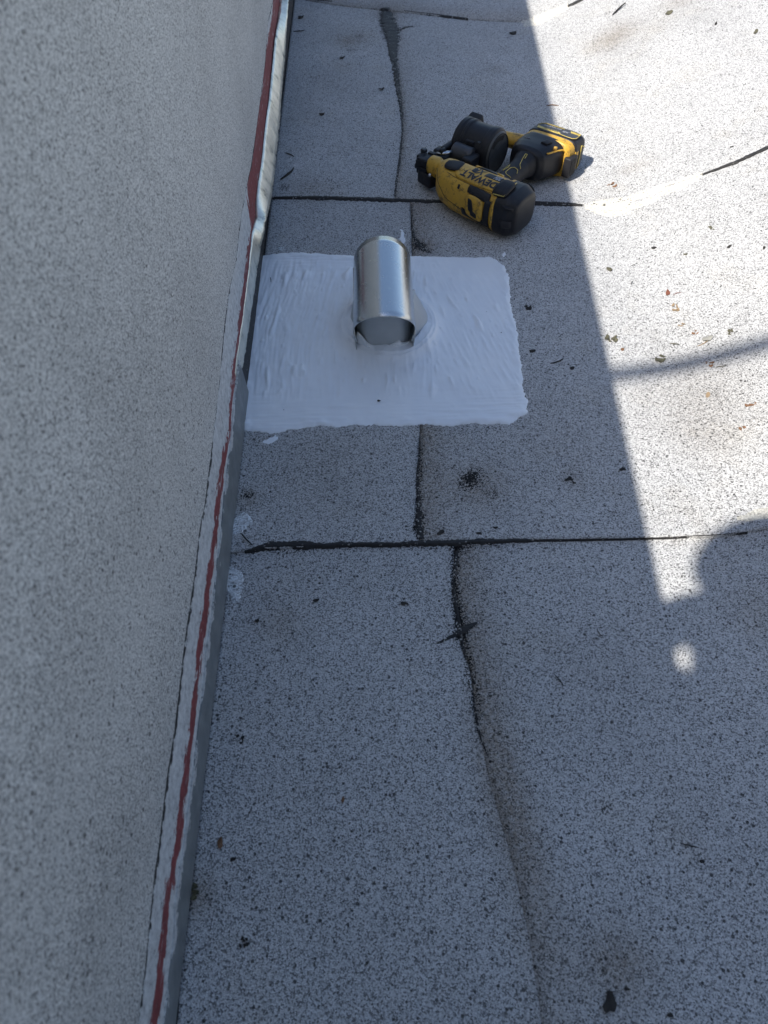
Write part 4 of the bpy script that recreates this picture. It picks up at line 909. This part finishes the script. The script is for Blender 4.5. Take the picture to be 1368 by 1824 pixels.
# ------------------------------------------------------------------ person leaning over the parapet (out of frame, seen by the shadow) and overhead cable
def skin_obj(name, verts, edges, radii, mat, parent, root=0, lv=2):
    me = bpy.data.meshes.new(name); me.from_pydata([tuple(v) for v in verts], edges, []); me.update()
    o = link(name, me, None, parent); o.modifiers.new('skin', 'SKIN')
    for i, r in enumerate(radii):
        sv = me.skin_vertices[0].data[i]; sv.radius = (r, r) if not isinstance(r, tuple) else r; sv.use_root = (i == root)
    md = o.modifiers.new('sub', 'SUBSURF'); md.levels = md.render_levels = lv
    for md in o.modifiers:
        if md.type == 'SKIN': md.use_smooth_shade = True
    dg = bpy.context.evaluated_depsgraph_get(); me2 = bpy.data.meshes.new_from_object(o.evaluated_get(dg)); bpy.data.objects.remove(o)
    return link(name, me2, mat, parent, True)
SH = Vector((math.cos(SUN_AZ), math.sin(SUN_AZ), 0)) / math.tan(SUN_EL)
def over(x, y, z): p = at(x, y); return Vector((p.x, p.y, 0)) - SH * (z - p.z) + Vector((0, 0, z))   # point at height z whose shadow falls there
person = empty('person', (-.80, -.50, -.012))
tag(person, 'person in dark work clothes standing behind the parapet, leaning over it', 'person')
T = Matrix.Translation(-Vector(person.location))
hd = over(1346, 1016, 1.43)
fw = Vector((.82, .57, 0)); rt = Vector((.57, -.82, 0))
pel = Vector((-.80, -.46, .84)); nek = over(1376, 1140, 1.31)
shl, shr = over(1236, 1084, 1.28), over(1405, 1225, 1.27)
che = shl * .2 + shr * .8 - fw * .07 + rt * .05 - Vector((0, 0, .30))
def pj(lst): return [T @ Vector(v) for v in lst]
wa = pel.lerp(che, .5)
hipL, hipR = pel - rt * .10, pel + rt * .10
kL, kR = hipL + fw * .06 + Vector((0, 0, -.38)), hipR + fw * .04 + Vector((0, 0, -.38)); aL, aR = Vector((hipL.x, hipL.y, .07)), Vector((hipR.x, hipR.y, .07)); tL, tR = aL + fw * .17 - Vector((0, 0, .04)), aR + fw * .17 - Vector((0, 0, .04))
skin_obj('body', pj([pel, wa, che, nek, hd - Vector((0, 0, .02)), hipL, kL, aL, tL, hipR, kR, aR, tR]),
         [(0, 1), (1, 2), (2, 3), (3, 4), (0, 5), (5, 6), (6, 7), (7, 8), (0, 9), (9, 10), (10, 11), (11, 12)],
         [.15, .13, .088, .045, .05, .095, .065, .05, .04, .095, .065, .05, .04], M['trousers'], person)
# right arm: upper arm raised, forearm reaching towards the phone; left hand steadies on the wall top
elR = over(1380, 1480, 1.20); haR = over(1254, 1312, 1.14)
elL = shl - fw * .06 + Vector((.0, .03, -.25)); haL = Vector((WX - .12, elL.y + .16, wtop(elL.y + .16) + .03))
for sh, el, ha, nm in ((shr, elR, haR, 'arm'), (shl, elL, haL, 'arm')):
    d = (ha - el).normalized(); pl = ha + d * .05; side = d.cross(Vector((0, 0, 1))).normalized()
    vs = [sh, el, ha, pl]; es = [(0, 1), (1, 2), (2, 3)]; rs = [.066, .050, .034, .032] if sh is shr else [.036, .036, .030, .030]
    for k, (o_, L) in enumerate(((-.028, .062), (-.010, .074), (.008, .078), (.026, .068))):
        b = len(vs); vs += [pl + side * o_ + d * .03, pl + side * o_ * 1.1 + d * (.03 + L * .5), pl + side * o_ * 1.1 + d * (.03 + L * .9) - Vector((0, 0, .015))]; es += [(3, b), (b, b + 1), (b + 1, b + 2)]; rs += [.010, .009, .008]
    b = len(vs); vs += [ha + side * -.045 + d * .03, ha + side * -.06 + d * .065]; es += [(2, b), (b, b + 1)]; rs += [.012, .009]
    skin_obj(nm, pj(vs), es, rs, M['shirt'] if False else M['skin'], person)
jk = skin_obj('jacket', pj([wa, che, shl, shr, shl.lerp(elL, .55), shr.lerp(elR, .55), pel + Vector((0, 0, .05)), shr.lerp(elR, .95)]), [(0, 1), (3, 2), (1, 3), (2, 4), (3, 5), (0, 6), (5, 7)], [.16, .095, .040, .090, .038, .085, .170, .075], M['shirt'], person)
bm = bmesh.new(); bmesh.ops.create_uvsphere(bm, u_segments=28, v_segments=20, radius=1)      # head with brow, nose, chin, ears
for v in bm.verts:
    x, y, z = v.co
    k = 1.0 - .18 * max(0, -z) ** 1.5; x2, y2 = x * k, y * k * .80
    if x > 0: x2 += .18 * math.exp(-((y / .16) ** 2 + ((z + .12) / .22) ** 2)) - .10 * (math.exp(-(((abs(y) - .36) / .16) ** 2 + ((z - .02) / .14) ** 2))) + .05 * math.exp(-((y / .3) ** 2 + ((z + .5) / .08) ** 2))
    y2 += math.copysign(.10, y) * math.exp(-((x / .13) ** 2 + (z / .22) ** 2)) if abs(y) > .3 else 0
    q = Vector((x2 * .086, y2 * .088, z * (.094 if z > 0 else .066))); v.co = Matrix.Rotation(math.atan2(fw.y, fw.x), 3, 'Z') @ (Matrix.Rotation(R(28), 3, 'Y') @ q) + (T @ hd)
head = bm_obj('head', bm, M['skin'], person, True)
bm = bmesh.new(); bmesh.ops.create_uvsphere(bm, u_segments=28, v_segments=16, radius=1)
for v in bm.verts:
    x, y, z = v.co; z = max(z, -.12 if x > -.2 else -.55); n_ = 1 + .03 * n3(x * 6, y * 6, z * 6)
    q = Vector((x * .090 * n_ - .005, y * .078 * n_, z * (.098 if z > 0 else .07) * n_ + .003)); v.co = Matrix.Rotation(math.atan2(fw.y, fw.x), 3, 'Z') @ (Matrix.Rotation(R(18), 3, 'Y') @ q) + (T @ hd)
bm_obj('hair', bm, M['hair'], person, True)
p1, p2 = at(1100, 669), at(1185, 657); d = (p2 - p1); d.z = 0; d.normalize(); hc = 2.5
c0 = p1 - SH * hc + Vector((0, 0, hc)); cab = empty('overhead_cable', (c0.x, c0.y, 0)); tag(cab, 'black cable strung overhead across the roof, casting the thin shadow', 'cable')
tube('wire', [d * (s * 1.0) + Vector((0, 0, hc + .004 * (s * s))) for s in range(-9, 10)], .018, M['cable'], cab, 10)
for s in (-9, 9): b = d * s; tube('mast', [(b.x, b.y, -3.6), (b.x, b.y, hc + .36)], [.09, .07], M['wood'], cab, 12)

# unseen wall added behind the viewer (out of frame; it shades the near roof from the open sky)
shade_w = empty('shade_wall', (0, -1.10, 0)); tag(shade_w, 'unseen plastered wall added behind the near end of the roof to shade it', 'wall')
box('wall', (0.6, -.15, -.5), (3.8, .14, 3.1), M['plaster'], shade_w, .01)
box('shade_wall_top', (0.6, -.10, 2.64), (3.9, .24, .05), M['wood'], shade_w, .01)  # top of the added shading wall
